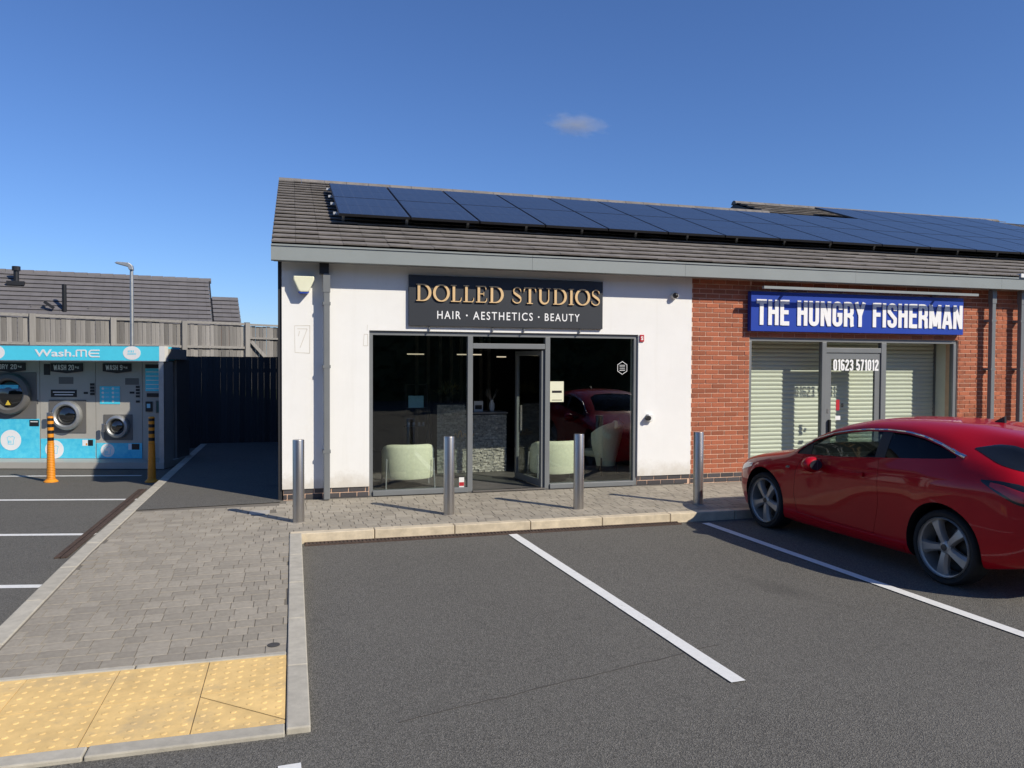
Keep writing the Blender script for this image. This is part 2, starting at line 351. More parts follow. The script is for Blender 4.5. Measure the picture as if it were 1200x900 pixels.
def block_text(s, x0, x1, z0, z1, y, depth, m, parent, name, gap=.07, local=False, joined=False, t=.07, f=None):
    """block lettering on a facade facing -Y"""
    f = f or (lambda p, q, t_: (p, t_, q))
    G = [block(c, t=t) for c in s]; tot = sum(g[0] for g in G)+gap*(len(G)-1); sx = (x1-x0)/tot; sz = z1-z0; x = 0
    acc = MB() if joined else None
    for c, (w, st) in zip(s, G):
        if st:
            mb = acc or MB()
            for k, pl in enumerate(st):
                # equal stroke thickness in both directions: build in x scaled space
                pts = [(x0+(x+p)*sx, z0+q*sz) for p, q in pl]
                ribbon(mb, pts, 2*t*sx, f, y, y-depth-0.0004*k)
            if not joined: mb.build(name, m, parent, local=local)
        x += w+gap
    if joined: acc.build(name, m, parent, local=local)
def font_text(s, x0, x1, z0, z1, y, depth, m, parent, name, bold=0.0, local=False, spacing=1.0, capref=None):
    c = bpy.data.curves.new('t', 'FONT'); c.body = s; c.extrude = 0.02; c.offset = bold; c.space_character = spacing; c.resolution_u = 3
    o = bpy.data.objects.new('t', c); COL.objects.link(o)
    dg = bpy.context.evaluated_depsgraph_get(); me = bpy.data.meshes.new_from_object(o.evaluated_get(dg)); me.name = name
    bpy.data.objects.remove(o); bpy.data.curves.remove(c)
    n = len(me.vertices); co = np.empty(n*3); me.vertices.foreach_get('co', co); co = co.reshape(-1, 3)
    a, b = co.min(0), co.max(0)
    out = np.empty_like(co)
    out[:, 0] = x0+(co[:, 0]-a[0])/(b[0]-a[0])*(x1-x0); out[:, 2] = z0+(co[:, 1]-a[1])/(b[1]-a[1])*(z1-z0)
    out[:, 1] = y-(co[:, 2]-a[2])/(b[2]-a[2])*depth
    me.vertices.foreach_set('co', out.ravel()); me.update(); me.materials.clear(); me.materials.append(m)
    return inst(name, me, parent, local=local)
FX = lambda p, q, t: (p, t, q)

# ------------------------------------------------------------------ ground: car park, path, pavement, kerbs
PZ = 0.11
def zp(y): return 0.022+(PZ-0.022)*min(1, max(0, (y-5.34)/2.9))
g = MB(); R_ = 1500
g.quad((-R_, -R_, 0), (R_, -R_, 0), (R_, R_, 0), (-R_, R_, 0)); g.build('car_park', TARMAC)['kind'] = 'structure'
# older, paler tarmac of the bays on the left
g = MB(); g.quad((-30, 2.5, .004), (-2.04, 2.5, .004), (-2.04, 19.5, .004), (-30, 24, .004)); g.build('parking_bays', TARMAC2)['kind'] = 'structure'
# path bed and pavement bed under the pavers
path = MB(); ys = [4.25, 5.34, 6.2, 7.2, 8.25, 8.74]
for a, b in zip(ys[:-1], ys[1:]): path.quad((-1.9, a, zp(a)-.0065), (-.04, a, zp(a)-.0065), (-.04, b, zp(b)-.0065), (-1.9, b, zp(b)-.0065))
path = path.build('path', PAVERJ); path['kind'] = 'structure'
pave = MB(); pave.quad((-1.9, 8.74, PZ-.0065), (24, 8.74, PZ-.0065), (24, 10.95, PZ-.0065), (-1.9, 10.95, PZ-.0065))
pave = pave.build('pavement', PAVERJ); pave['kind'] = 'structure'
al = MB(); al.quad((-1.9, 10.52, PZ+.002), (-.16, 10.66, PZ+.002), (-.16, 19.0, PZ+.002), (-1.9, 19.0, PZ+.002)); al.build('alley_tarmac', TARMAC)['kind'] = 'structure'
# block pavers
cells = []
def lay(x0, x1, y0, y1, holes=(), skip=None):
    y = y0
    while y < y1-.02:
        h_ = min(random.choice((.118, .135, .135, .155)), y1-y)
        x = x0-random.random()*.12
        while x < x1-.01:
            w = random.choice((.10, .135, .135, .17, .20)); a, b = max(x, x0), min(x+w, x1); x += w
            if b-a < .03: continue
            c = ((a+b)/2, y+h_/2)
            if any(hx0-.05 < c[0] < hx1+.05 and hy0-.02 < c[1] < hy1+.02 for hx0, hx1, hy0, hy1 in holes): continue
            if skip and skip(*c): continue
            cells.append((c[0], c[1], b-a, h_))
        y += h_
lay(-1.88, -.04, 5.34, 8.74)
lay(-1.88, 13.6, 8.74, 10.74, holes=[(-.52, -.28, 9.86, 10.12)], skip=lambda x, y: x < -.15 and y > 10.45)
def score(c):
    d = math.hypot(c[0], c[1]); z = math.sin(YAW)*c[0]+math.cos(YAW)*c[1]; xx = math.cos(YAW)*c[0]-math.sin(YAW)*c[1]
    return 0 if abs(xx/z) > .68 or c[0] > 6.5 else c[2]*c[3]/d**3
cells.sort(key=score, reverse=True)
PM = unit_box('paver', PAVER, 0.025)
rest = MB()
for i, (x, y, w, h_) in enumerate(cells):
    z = zp(y); tilt = (zp(y+.05)-zp(y-.05))/.1
    dz = random.uniform(-.0015, .0015)
    if i < 300:
        inst('paver', PM, path if y < 8.74 else pave, (x, y, z-.02+dz), (math.atan(tilt)+random.uniform(-.004, .004), random.uniform(-.004, .004), random.uniform(-.006, .006)), (w-.004, h_-.003, .04))
    else: rest.box(x-w/2+.004, x+w/2-.004, y-h_/2+.004, y+h_/2-.004, z-.03, z+dz)
tag(rest.build('paver', PAVER, pave), kind='stuff')
# kerbs
def kerb(name, a, b, width, top, m, n, low=None):
    """stones from a to b (2-D); top = function of y"""
    k = None; a, b = Vector(a), Vector(b); d = b-a
    root = MB(); 
    p = bpy.data.objects.new(name, None); COL.objects.link(p); p.location = (*a, 0); p['kind'] = 'structure'
    nrm = Vector((-d.y, d.x)).normalized()*width/2
    for i in range(n):
        s, e = a+d*(i/n)+d.normalized()*.004, a+d*((i+1)/n)-d.normalized()*.004
        mb = MB(); vs = []
        for q in (s, e):
            for sg in (-1, 1):
                for zz in (-.1, top(q.y)): vs.append(mb.b.verts.new((q.x+nrm.x*sg, q.y+nrm.y*sg, zz+(random.uniform(-.002, .002) if zz > 0 else 0))))
        for f in ((0, 1, 3, 2), (4, 6, 7, 5), (0, 4, 5, 1), (2, 3, 7, 6), (1, 5, 7, 3), (0, 2, 6, 4)): mb.b.faces.new([vs[j] for j in f])
        mb.build('kerb_stone', m, p, bevel=.008)
    return p
kerb('path_edging', (-1.965, 4.06), (-1.965, 18.9), .14, lambda y: zp(y)+.006, KERB, 16)
kerb('path_kerb', (.025, 4.165), (.025, 8.60), .125, lambda y: zp(y)+.012, KERB, 5)
kerb('shop_kerb', (-.037, 8.67), (13.6, 8.67), .13, lambda y: PZ+.004, KERBY, 15)
kerb('crossing_kerb', (-2.9, 4.205), (-.04, 4.205), .115, lambda y: .024, KERB, 3)
kerb('tactile_edging', (-1.89, 5.305), (-.04, 5.305), .055, lambda y: zp(y)+.004, KERB, 2)
# tactile slabs with blisters
tp = bpy.data.objects.new('tactile_paving', None); COL.objects.link(tp); tp.location = (-1, 4.5, 0); tp['kind'] = 'structure'
def slab(x0, x1, y0, y1, poly=None):
    mb = MB(); z = .022
    poly = poly or [(x0+.003, y0+.003), (x1-.003, y0+.003), (x1-.003, y1-.003), (x0+.003, y1-.003)]
    mb.prism(poly, -.02, z, lambda p, q, t: (p, q, t))
    def inside(px, py):
        return all((poly[(i+1) % len(poly)][0]-poly[i][0])*(py-poly[i][1])-(poly[(i+1) % len(poly)][1]-poly[i][1])*(px-poly[i][0]) > .018*math.dist(poly[i], poly[(i+1) % len(poly)]) for i in range(len(poly)))
    n = 6
    for i in range(n):
        for j in range(n):
            px = x0+(i+.5)*(x1-x0)/n; py = y0+(j+.5)*(y1-y0)/n
            if inside(px, py): mb.lathe([(.0185, z-.001), (.0165, z+.0018), (.012, z+.0032), (.004, z+.0037)], 10, Matrix.Translation((px, py, 0)))
    o = mb.build('tactile_slab', TACT, tp)
    o.rotation_euler = (0, 0, 0)
xs = [-3.1, -2.59, -2.075, -1.56, -1.045, -.52, -.042]
for a, b in zip(xs[:-1], xs[1:]):
    if a < -2.2: continue
    for y0, y1 in ((4.265, 4.765), (4.765, 5.275)):
        if a == -.52 and y0 < 4.5:
            slab(a, b, y0, y1, [(a+.003, y0+.003), (b-.003, y0+.003), (b-.003, y0+.035), (a+.003, y1-.045)])
            slab(a, b, y0, y1, [(b-.003, y0+.048), (b-.003, y1-.003), (a+.003, y1-.003), (a+.003, y1-.032)])
        else: slab(a, b, y0, y1)
# gratings
def grating(name, x0, x1, y0, y1, z, n, m, along):
    p = bpy.data.objects.new(name, None); COL.objects.link(p); p.location = (x0, y0, 0); p['kind'] = 'structure'
    fr = MB()
    if along == 'y':
        fr.box(x0, x0+.012, y0, y1, -.03, z); fr.box(x1-.012, x1, y0, y1, -.03, z)
        for i in range(n):
            y = y0+(i+.5)*(y1-y0)/n; fr.box(x0+.012, x1-.012, y-.011, y+.011, -.02, z-.002)
        fr.box(x0+.05, x0+.06, y0, y1, -.02, z-.001); fr.box(x1-.06, x1-.05, y0, y1, -.02, z-.001)
    else:
        fr.box(x0, x1, y0, y0+.01, -.03, z); fr.box(x0, x1, y1-.01, y1, -.03, z)
        for i in range(n):
            x = x0+(i+.5)*(x1-x0)/n; fr.box(x-.011, x+.011, y0+.01, y1-.01, -.02, z-.002)
    fr.build('grate', m, p)
    MB().quad((x0, y0, .006), (x1, y0, .006), (x1, y1, .006), (x0, y1, .006)).build('channel', IRON, p)
grating('side_drain', -2.285, -2.172, 8.55, 12.9, .022, 110, RUST, 'y')
grating('shop_drain', .12, 4.6, 8.48, 8.60, .018, 110, RUST, 'x')
# painted bay lines
def line(x0, y0, x1, y1, w, z=.008, x2=None):
    a, b = Vector((x0, y0)), Vector((x1, y1)); n_ = Vector((-(b-a).y, (b-a).x)).normalized()*w/2
    mb = MB(); N = 12; P = []
    for i in range(N+1):
        q = a+(b-a)*i/N
        P.append((mb.b.verts.new((*(q+n_*(1+random.uniform(-.04, .04))), z)), mb.b.verts.new((*(q-n_*(1+random.uniform(-.04, .04))), z))))
    for i in range(N): mb.b.faces.new((P[i][0], P[i+1][0], P[i+1][1], P[i][1]))
    o = mb.build('bay_line', PAINT); o['kind'] = 'structure'; return o
line(2.43, 8.46, 2.64, 4.13, .105); line(4.916, 8.46, 5.20, 2.6, .105); line(-.02, 3.84, .14, .3, .105)
for a, b in (((-2.53, 14.55), (-7.5, 15.6)), ((-2.15, 12.0), (-7.5, 13.2)), ((-2.16, 9.66), (-7.5, 10.85)), ((-2.11, 7.52), (-7, 8.6))): line(*a, *b, .10)
sm = MB(); random.seed(5); pts = [(.55+.11*i, 4.15+.028*i+random.uniform(-.012, .012)) for i in range(22)]
ribbon(sm, pts, [.003+.007*random.random() for _ in pts], lambda p, q, t: (p, q, t), .0, .0025); sm.build('tarmac_seam', IRON)['kind'] = 'structure'
o = bx('access_cover', COVER, None, -.52, -.28, 9.86, 10.12, .05, PZ+.003); tag(o, 'small pale square access cover set in the paving beside the first bollard', 'access cover')
o = MB().cyl((-.13, 5.47, .0), (-.13, 5.47, zp(5.47)+.003), .042, n=20).build('stop_tap_cover', IRON); tag(o, 'small round iron cover in the paving by the corner of the tactile slabs', 'access cover')

# ------------------------------------------------------------------ shop building
D = 10.8
B = empty('shop_building', (0, D, PZ), 0, 'single storey parade with white rendered shop, red brick shop and tiled roof', 'building')
wall = MB()
wall.box(-.14, 1.02, D, D+.28, .255, 3.36); wall.box(5.09, 5.995, D, D+.28, .255, 3.36); wall.box(1.02, 5.09, D, D+.28, 2.425, 3.36)
wall = wall.build('rendered_wall', RENDER, B)
pl = MB(); pl.box(-.125, 1.02, D+.022, D+.27, 0, .255); pl.box(5.09, 5.99, D+.022, D+.27, 0, .255); pl = pl.build('plinth', MORTAR, B)
bw = MB(); Yb = D+.012
bw.box(5.995, 7.035, Yb, D+.27, 0, 3.36); bw.box(11.195, 22, Yb, D+.27, 0, 3.36); bw.box(7.035, 11.195, Yb, D+.27, 2.42, 3.36)
bw = bw.build('brick_wall', MORTAR, B)
# bricks
bricks = []
for z0c in range(2):          # plinth
    for (xa, xb, par) in ((-.125, 1.02, pl), (5.09, 5.99, pl), (5.997, 7.035, bw), (11.195, 14.2, bw)):
        x = -1+(z0c % 2)*.117
        while x < xb:
            a, b = max(x, xa), min(x+.232, xb); x += .232
            if b-a > .03: bricks.append((a, b, PZ+.005+z0c*.0745, DBRICK, par))
for r in range(2, 43):
    z = PZ+.005+r*.0745
    if z+.07 > 3.36: break
    for (xa, xb) in ((5.997, 7.035), (7.035, 11.195), (11.195, 14.2)):
        if xa == 7.035 and z < 2.42: continue
        x = 5.9+(r % 2)*.116
        while x < xb:
            a, b = max(x, xa), min(x+.232, xb); x += .232
            if b-a > .03: bricks.append((a, b, z, BRICK, bw))
def vis(q):
    a, b, z, m, par = q; x = (a+b)/2; s = (b-a)
    if x > 12.85: return 0
    if 6.95 < x < 11.1 and (z > 2.45 and z < 3.13): s *= .01
    if x > 11.2 and z < 1.35: s *= .02          # behind the car
    return s/math.hypot(x, D)**2
bricks.sort(key=vis, reverse=True)
BM = {BRICK: unit_box('brick', BRICK), DBRICK: unit_box('brick', DBRICK)}
rest = {BRICK: MB(), DBRICK: MB()}; cnt = {pl: 0, bw: 0}
for a, b, z, m, par in bricks:
    yf = (D+.014 if par is pl else D+.004)+random.uniform(-.001, .002)
    if cnt[par] < 300 and vis((a, b, z, m, par)) > 0:
        inst('brick', BM[m], par, ((a+b)/2, yf+.03, z+.0325), (0, 0, 0), (b-a-.014, .06, .0615)); cnt[par] += 1
    else: rest[m].box(a+.006, b-.006, yf, yf+.06, z, z+.064)
tag(rest[BRICK].build('brick', BRICK, bw), kind='stuff'); tag(rest[DBRICK].build('brick', DBRICK, bw), kind='stuff')
# other walls, floors, ceilings
RB = 22.2     # rear wall line
ow = MB(); ow.box(-.14, .12, D+.28, RB, 0, 3.36); ow.build('side_wall', INWALL, B)
bx('side_cladding', DARK, B, -.19, -.142, D+.03, RB, .0, 3.4)
MB().box(-.14, 22, RB, RB+.25, 0, 3.36).build('rear_wall', INWALL, B)
MB().box(5.9, 6.1, D+.28, RB, .0, 3.36).build('party_wall', INWALL, B)
bx('interior_floor', INFLOOR, B, .12, 5.9, D+.02, 16.6, .0, .122)
bx('interior_ceiling', INWALL, B, .12, 22, D+.281, 16.8, 2.75, 2.82)
bx('back_partition', INWALL, B, .12, 5.9, 16.4, 16.5, .1, 2.75)
bx('shop_floor', INFLOOR, B, 6.1, 22, D+.02, 16.6, .0, .122)
for x in (2.55, 2.80, 3.06, 3.30, 3.52, 3.96, 4.14): bx('wall_slat', SLAT, B, x-.035, x+.035, 16.36, 16.395, .12, 2.7)
# roof
SL = math.tan(rad(20.0)); E0, EZ = 10.50, 3.52
cs, sn = math.cos(rad(20)), math.sin(rad(20))
def rp(x, s, n_=0): return Vector((x, E0+s*cs-n_*sn, EZ+s*sn+n_*cs))       # s along slope, n_ out of the roof
L1 = (16.5-E0)/cs; L2 = (18.03-E0)/cs
roof = MB()
roof.prism([(E0+.03, EZ-.03), (16.5, EZ+(16.5-E0)*SL-.03), (RB+.5, EZ-.03+.2), (RB+.5, EZ-.1), (16.5, EZ+(16.5-E0)*SL-.14), (E0+.03, EZ-.14)], -.24, 11.22, lambda p, q, t: (t, p, q))
roof.prism([(E0+.03, EZ-.03), (18.03, EZ+(18.03-E0)*SL-.03), (RB+2, EZ+.6), (RB+2, EZ+.4), (18.03, EZ+(18.03-E0)*SL-.14), (E0+.03, EZ-.14)], 11.221, 23, lambda p, q, t: (t, p, q))
roof = roof.build('roof', DARK, B)
gab = MB(); gab.prism([(10.9, 3.3), (16.5, 5.5), (22, 3.5), (22, 3.3)], -.139, .1, lambda p, q, t: (t, p, q))
gab.prism([(16.45, 5.3), (18.03, 6.12), (20.4, 5.2), (20.4, 4.6)], 11.24, 11.4, lambda p, q, t: (t, p, q)); gab.build('gable_wall', DARK, B)
NT = 20; gauge = L1/NT
def course(s0, xa, xb, glen, name='tile_course'):
    mb = MB(); w = .305; x = xa
    off = random.random()*.0
    k = 0
    while x < xb-.01:
        e = min(x+w, xb); a = x+.002; b = e-.002
        j = random.uniform(-.004, .004); t = .050+random.uniform(-.004, .004)
        P = [rp(a, s0+j, t), rp(b, s0+j, t), rp(b, s0+glen+.03, .012), rp(a, s0+glen+.03, .012), rp(a, s0+j, t-.02), rp(b, s0+j, t-.02), rp(b, s0+glen+.03, -.008), rp(a, s0+glen+.03, -.008)]
        v = [mb.b.verts.new(p) for p in P]
        for f in ((0, 1, 2, 3), (0, 4, 5, 1), (0, 3, 7, 4), (1, 5, 6, 2), (4, 7, 6, 5)): mb.b.faces.new([v[i] for i in f])
        x = e
    mb.build(name, TILE, roof, fix=False)
for i in range(NT): course(i*gauge-.03, -.265, 20, gauge)
n2 = 5; g2 = (L2-L1)/n2
for i in range(n2): course(L1+i*g2, 11.22, 20, g2)
def ridge(x0, x1, y, z):
    x = x0
    while x < x1:
        mb = MB()
        prof = arc(0, -.06, .12, .12, 10, 170, 8)
        A = [mb.b.verts.new((x+.003, y+p, z+q)) for p, q in prof]; Bv = [mb.b.verts.new((min(x+.45, x1)-.003, y+p*.94, z+q*.94+.004)) for p, q in prof]
        for i in range(8): mb.b.faces.new((A[i], A[i+1], Bv[i+1], Bv[i]))
        mb.b.faces.new(A); mb.b.faces.new(Bv)
        mb.build('ridge_tile', TILE, roof); x += .45
ridge(-.265, 11.2, 16.5, EZ+(16.5-E0)*SL+.0); ridge(11.2, 20, 18.03, EZ+(18.03-E0)*SL+.0)
# verge strip, fascia gutter and soffit
vg = MB(); vg.prism([(E0+.0, EZ-.12), (16.5, EZ+(16.5-E0)*SL-.10), (16.5, EZ+(16.5-E0)*SL+.02), (E0-.0, EZ+.03)], -.262, -.242, lambda p, q, t: (t, p, q)); vg.build('verge_board', DARK, B)
x = -.27
for L in (3.55, 2.42, 3.06, 3.0, 3.0, 3.0, 3.0):
    mb = MB(); mb.box(x+.0015, x+L-.0015, 10.47, 10.60, 3.305, 3.505); mb.box(x+.0015, x+L-.0015, 10.455, 10.47, 3.49, 3.512)
    mb.build('fascia_gutter', FASCIA, B); x += L
bx('soffit', FRAME, B, -.24, 20, 10.60, D-.001, 3.325, 3.345)
bx('gutter_end_box', WPLASTIC, B, 12.14, 13.0, 10.43, 10.60, 3.514, 3.58)
# downpipes
def downpipe(x0, x1, y0, y1, z0, z1, hopper):
    o = MB().box(x0, x1, y0, y1, z0, z1).build('downpipe', FRAME, B, bevel=.008)
    for z in (.75, 1.9, 2.75): bx('pipe_bracket', FRAME, o, x0-.010, x1+.010, y0-.003, D-.002, z, z+.04)
    bx('pipe_socket', FRAME, o, x0-.006, x1+.006, y0-.006, y1+.006, z1-.25, z1-.02)
    if hopper: bx('offset_bend', DARK, o, x0-.05, x1-.01, y0+.01, D-.01, z1, z1+.14)
downpipe(.40, .482, D-.165, D-.085, PZ+.01, 3.17, True)
downpipe(11.75, 11.83, D-.165, D-.085, PZ+.01, 3.32, False)
downpipe(12.40, 12.48, D-.165, D-.085, PZ+.01, 3.32, False)
# white rendered shop front
def bars(par, L, m=FRAME):
    for (nm, x0, x1, y0, y1, z0, z1) in L: bx(nm, m, par, x0, x1, y0, y1, z0, z1, bevel=.004)
sf = bx('shopfront', FRAME, B, 1.022, 5.088, D+.035, D+.115, 2.365, 2.422)
fy0, fy1 = D+.03, D+.115
bars(sf, [('jamb', 1.022, 1.072, fy0, fy1, PZ+.005, 2.364), ('jamb', 5.03, 5.088, fy0, fy1, PZ+.005, 2.364),
          ('mullion', 2.425, 2.50, fy0-.005, fy1, PZ+.005, 2.364), ('mullion', 3.60, 3.675, fy0-.005, fy1, PZ+.005, 2.364),
          ('sill', 1.073, 2.424, fy0-.03, fy1, PZ+.005, .185), ('sill', 3.676, 5.029, fy0-.03, fy1, PZ+.005, .185),
          ('transom', 2.501, 3.599, fy0, fy1, 2.19, 2.265)])
bx('threshold', STEEL, sf, 2.501, 3.599, fy0-.03, fy1, PZ+.004, .135)
for x0, x1, z0, z1 in ((1.072, 2.425, .185, 2.365), (3.675, 5.03, .185, 2.365), (2.50, 3.60, 2.265, 2.365)):
    bx('pane', GLASS, sf, x0, x1, D+.07, D+.082, z0, z1)
# open door leaf, hinged at the right, swung into the shop
dr = empty('open_door', (3.575, D+.06, PZ)); setp(dr, B); dr.rotation_euler = (0, 0, rad(97)); 
def leaf(par, w, h0, h1, st, gm, handle_side):
    for nm, x0, x1, z0, z1 in (('stile', 0, st, h0, h1), ('stile', w-st, w, h0, h1), ('rail', st, w-st, h1-st, h1), ('rail', st, w-st, h0, h0+st+.03)):
        bx(nm, FRAME, par, x0, x1, -.022, .022, z0, z1, local=True)
    bx('pane', gm, par, st, w-st, -.006, .006, h0+st+.03, h1-st, local=True)
leaf(dr, 1.0, .03, 2.06, .07, GLASS, 1)
bx('pull_handle', STEEL, dr, .90, .93, -.06, -.03, .8, 1.2, local=True)
# red brick shop front
sf2 = bx('shopfront', FRAME, B, 7.037, 11.193, D+.035, D+.115, 2.36, 2.417)
bars(sf2, [('jamb', 7.037, 7.09, fy0, fy1, PZ+.005, 2.359), ('jamb', 11.12, 11.193, fy0, fy1, PZ+.005, 2.359),
           ('mullion', 8.42, 8.505, fy0-.005, fy1, PZ+.005, 2.359), ('mullion', 9.60, 9.70, fy0-.005, fy1, PZ+.005, 2.359),
           ('sill', 7.091, 8.419, fy0-.03, fy1, PZ+.005, .185), ('sill', 9.701, 11.119, fy0-.03, fy1, PZ+.005, .185),
           ('transom', 8.506, 9.599, fy0, fy1, 2.185, 2.265)])
for x0, x1, z0, z1 in ((7.09, 8.42, .185, 2.36), (9.70, 11.12, .185, 2.36), (8.505, 9.60, 2.265, 2.36)):
    bx('pane', GLASS2, sf2, x0, x1, D+.07, D+.082, z0, z1)
d2 = empty('shop_door', (8.515, D+.07, PZ)); setp(d2, B)
leaf(d2, 1.075, .03, 2.07, .10, GLASS2, 1)
bx('pull_handle', BLACK, d2, .045, .075, -.07, -.03, .70, .96, local=True); bx('lock', STEEL, d2, .03, .06, -.03, -.02, 1.07, 1.14, local=True)
block_text('01623 571012', 8.655, 9.56, 1.885, 2.075, D+.046, .0012, WHITE, B, 'phone_lettering', t=.085)
for x0, x1, z0, z1, m in ((8.73, 8.80, 1.22, 1.40, RED), (8.83, 8.88, 1.27, 1.34, BLACK), (8.72, 8.82, 1.06, 1.13, WPLASTIC)):
    bx('door_sticker', m, B, x0, x1, D+.0615, D+.063, z0, z1)
# roller shutter
rs = bx('roller_shutter', FRAME, B, 7.0, 11.24, D+.50, D+.68, 2.44, 2.72)
bx('shutter_guide', FRAME, rs, 7.0, 7.06, D+.49, D+.58, .122, 2.44); bx('shutter_guide', FRAME, rs, 11.18, 11.24, D+.49, D+.58, .122, 2.44)
lm = MB(); prof = [(0, 0), (.006, .006), (.016, .03), (.016, .052), (.004, .069), (0, .071)]
A = [lm.b.verts.new((0, -p, q)) for p, q in prof]; A2 = [lm.b.verts.new((1, -p, q)) for p, q in prof]
for i in range(5): lm.b.faces.new((A[i], A2[i], A2[i+1], A[i+1]))
lm = lm.mesh('shutter_slat', SHUT, smooth=50)
for i in range(33): inst('shutter_slat', lm, rs, (7.06, D+.54, .125+i*.0712), (0, 0, 0), (4.12, 1, 1))
bx('reveal', SHUT, B, 11.20, 11.26, D+.12, D+.49, .122, 2.42); bx('reveal', FRAME, B, 6.98, 7.03, D+.12, D+.49, .122, 2.42)

# ------------------------------------------------------------------ signs and fittings on the front
s1 = bx('shop_sign', SIGN1, None, 1.562, 4.478, 10.75, 10.795, 2.497, 3.208, bevel=.004)
tag(s1, 'dark grey sign board with raised gold serif letters above the white shop front', 'shop sign')
def serif(ch):
    """upright roman capitals, height 1"""
    T_, th = .135, .05
    def stem(x): return [[(x, 0), (x, 1)], T_]
    def ser(x, y, w=.30): return [[(x-w/2, y), (x+w/2, y)], .045]
    if ch == ' ': return .30, []
    if ch == 'I': return .32, [stem(.16), ser(.16, .0225), ser(.16, .9775)]
    if ch == 'L': return .60, [stem(.16), ser(.15, .9775), [[(.0, .0225), (.52, .0225)], .045], [[(.56, .27), (.54, .10), (.48, .03)], [.02, .05, .06]]]
    if ch == 'E': return .64, [stem(.16), [[(0, .9775), (.54, .9775)], .045], [[(.55, .76), (.54, .88), (.48, .97)], [.02, .05, .06]], [[(.16, .52), (.42, .52)], .045], [[(.43, .40), (.43, .64)], .03],
                               [[(0, .0225), (.54, .0225)], .045], [[(.60, .27), (.57, .10), (.50, .03)], [.02, .05, .06]]]
    if ch == 'T': return .72, [stem(.36), ser(.36, .0225, .34), [[(.03, .9775), (.69, .9775)], .045], [[(.02, .72), (.04, .88), (.11, .97)], [.02, .05, .06]], [[(.70, .72), (.68, .88), (.61, .97)], [.02, .05, .06]]]
    if ch == 'D':
        p = [(.05, .9775), (.30, .9775)] + arc(.34, .5, .40, .4775, 88, -88, 16) + [(.30, .0225), (.05, .0225)]
        w = [.045, .05] + [.05+.095*math.sin(PI*i/16) for i in range(17)] + [.05, .045]
        return .84, [stem(.16), [p, w], ser(.14, .9775, .24), ser(.14, .0225, .24)]
    if ch == 'O':
        p = arc(.43, .5, .375, .48, 90, 450, 28); w = [.055+.085*abs(math.sin(2*PI*i/28)) for i in range(28)]
        return .86, [[p[:-1]+[p[0]], w]]
    if ch == 'U':
        p = [(.16, 1), (.16, .34)] + arc(.40, .34, .24, .305, 180, 360, 14) + [(.64, 1)]
        w = [.135, .135] + [.135-.08*(i/14) for i in range(15)] + [.05]
        return .80, [[p, w], ser(.16, .9775), ser(.64, .9775, .26)]
    if ch == 'S':
        p = [(.48, .74), (.46, .86)] + arc(.28, .76, .20, .215, 50, 190, 8) + [(.12, .64), (.24, .54), (.38, .44), (.46, .34)] + arc(.27, .24, .215, .215, 15, -140, 8) + [(.04, .15), (.03, .28)]
        n_ = len(p); w = [.03, .045]+[.06+.0*i for i in range(9)]+[.11, .13, .13, .11]+[.06]*9+[.045, .03]
        return .56, [[p, w]]
def serif_text(s, x0, x1, z0, z1, y, depth, par):
    G = [serif(c) for c in s]; gap = .075; tot = sum(q[0] for q in G)+gap*(len(G)-1); sx = (x1-x0)/tot; sz = z1-z0; x = 0
    for c, (w, st) in zip(s, G):
        if st:
            mb = MB()
            for k, (pts, wd) in enumerate(st):
                ws = [q*sx for q in wd] if isinstance(wd, list) else wd*sx
                ribbon(mb, [(x0+(x+p)*sx, z0+q*sz) for p, q in pts], ws, FX, y, y-depth-.0006*k)
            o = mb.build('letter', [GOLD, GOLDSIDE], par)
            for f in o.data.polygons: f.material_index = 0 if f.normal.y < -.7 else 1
        x += w+gap
serif_text('DOLLED STUDIOS', 1.657, 4.432, 2.846, 3.082, 10.747, .022, s1)
font_text('HAIR', 1.963, 2.301, 2.602, 2.714, 10.749, .004, WHITE, s1, 'lettering', .006, spacing=1.25)
font_text('AESTHETICS', 2.483, 3.376, 2.600, 2.716, 10.749, .004, WHITE, s1, 'lettering', .006, spacing=1.25)
font_text('BEAUTY', 3.561, 4.107, 2.602, 2.714, 10.749, .004, WHITE, s1, 'lettering', .006, spacing=1.25)
for x in (2.39, 3.467): MB().cyl((x, 10.749, 2.657), (x, 10.745, 2.657), .013, n=12).build('dot', WHITE, s1)
for x in (1.86, 2.78, 3.25, 4.12): bx('fixing_bracket', FRAME, s1, x-.006, x+.006, 10.765, 10.795, 2.43, 2.497)
s2 = bx('shop_sign', BLUE, None, 6.985, 11.185, 10.70, 10.795, 2.512, 3.142, bevel=.004)
tag(s2, 'blue sign tray with white condensed block capitals above the shuttered shop', 'shop sign')
block_text('THE HUNGRY FISHERMAN', 7.08, 11.155, 2.612, 3.015, 10.698, .012, WHITE, s2, 'letter', t=.075)
lb = bx('sign_light', FASCIA, None, 7.03, 11.21, 10.42, 10.475, 3.16, 3.20); tag(lb, 'long white trough light mounted under the eaves over the blue sign', 'sign light')
bx('light_arm', FRAME, lb, 7.6, 7.64, 10.475, D, 3.17, 3.19); bx('light_arm', FRAME, lb, 10.6, 10.64, 10.475, D, 3.17, 3.19)
# alarm box
al = MB(); al.prism([(.01, 3.13), (.28, 3.13), (.28, 3.08), (.215, 2.935), (.195, 2.915), (.095, 2.915), (.075, 2.935), (.01, 3.08)], D-.15, D-.001, lambda p, q, t: (p, t, q))
al = al.build('alarm_box', ALARM, None, bevel=.015); tag(al, 'cream trapezoid alarm bell box high on the white wall left of the downpipe', 'alarm box')
MB().prism([(.075, 2.935), (.215, 2.935), (.195, 2.915), (.095, 2.915)], D-.14, D-.002, lambda p, q, t: (p, t, q-.016)).build('alarm_base', BLUE, al)
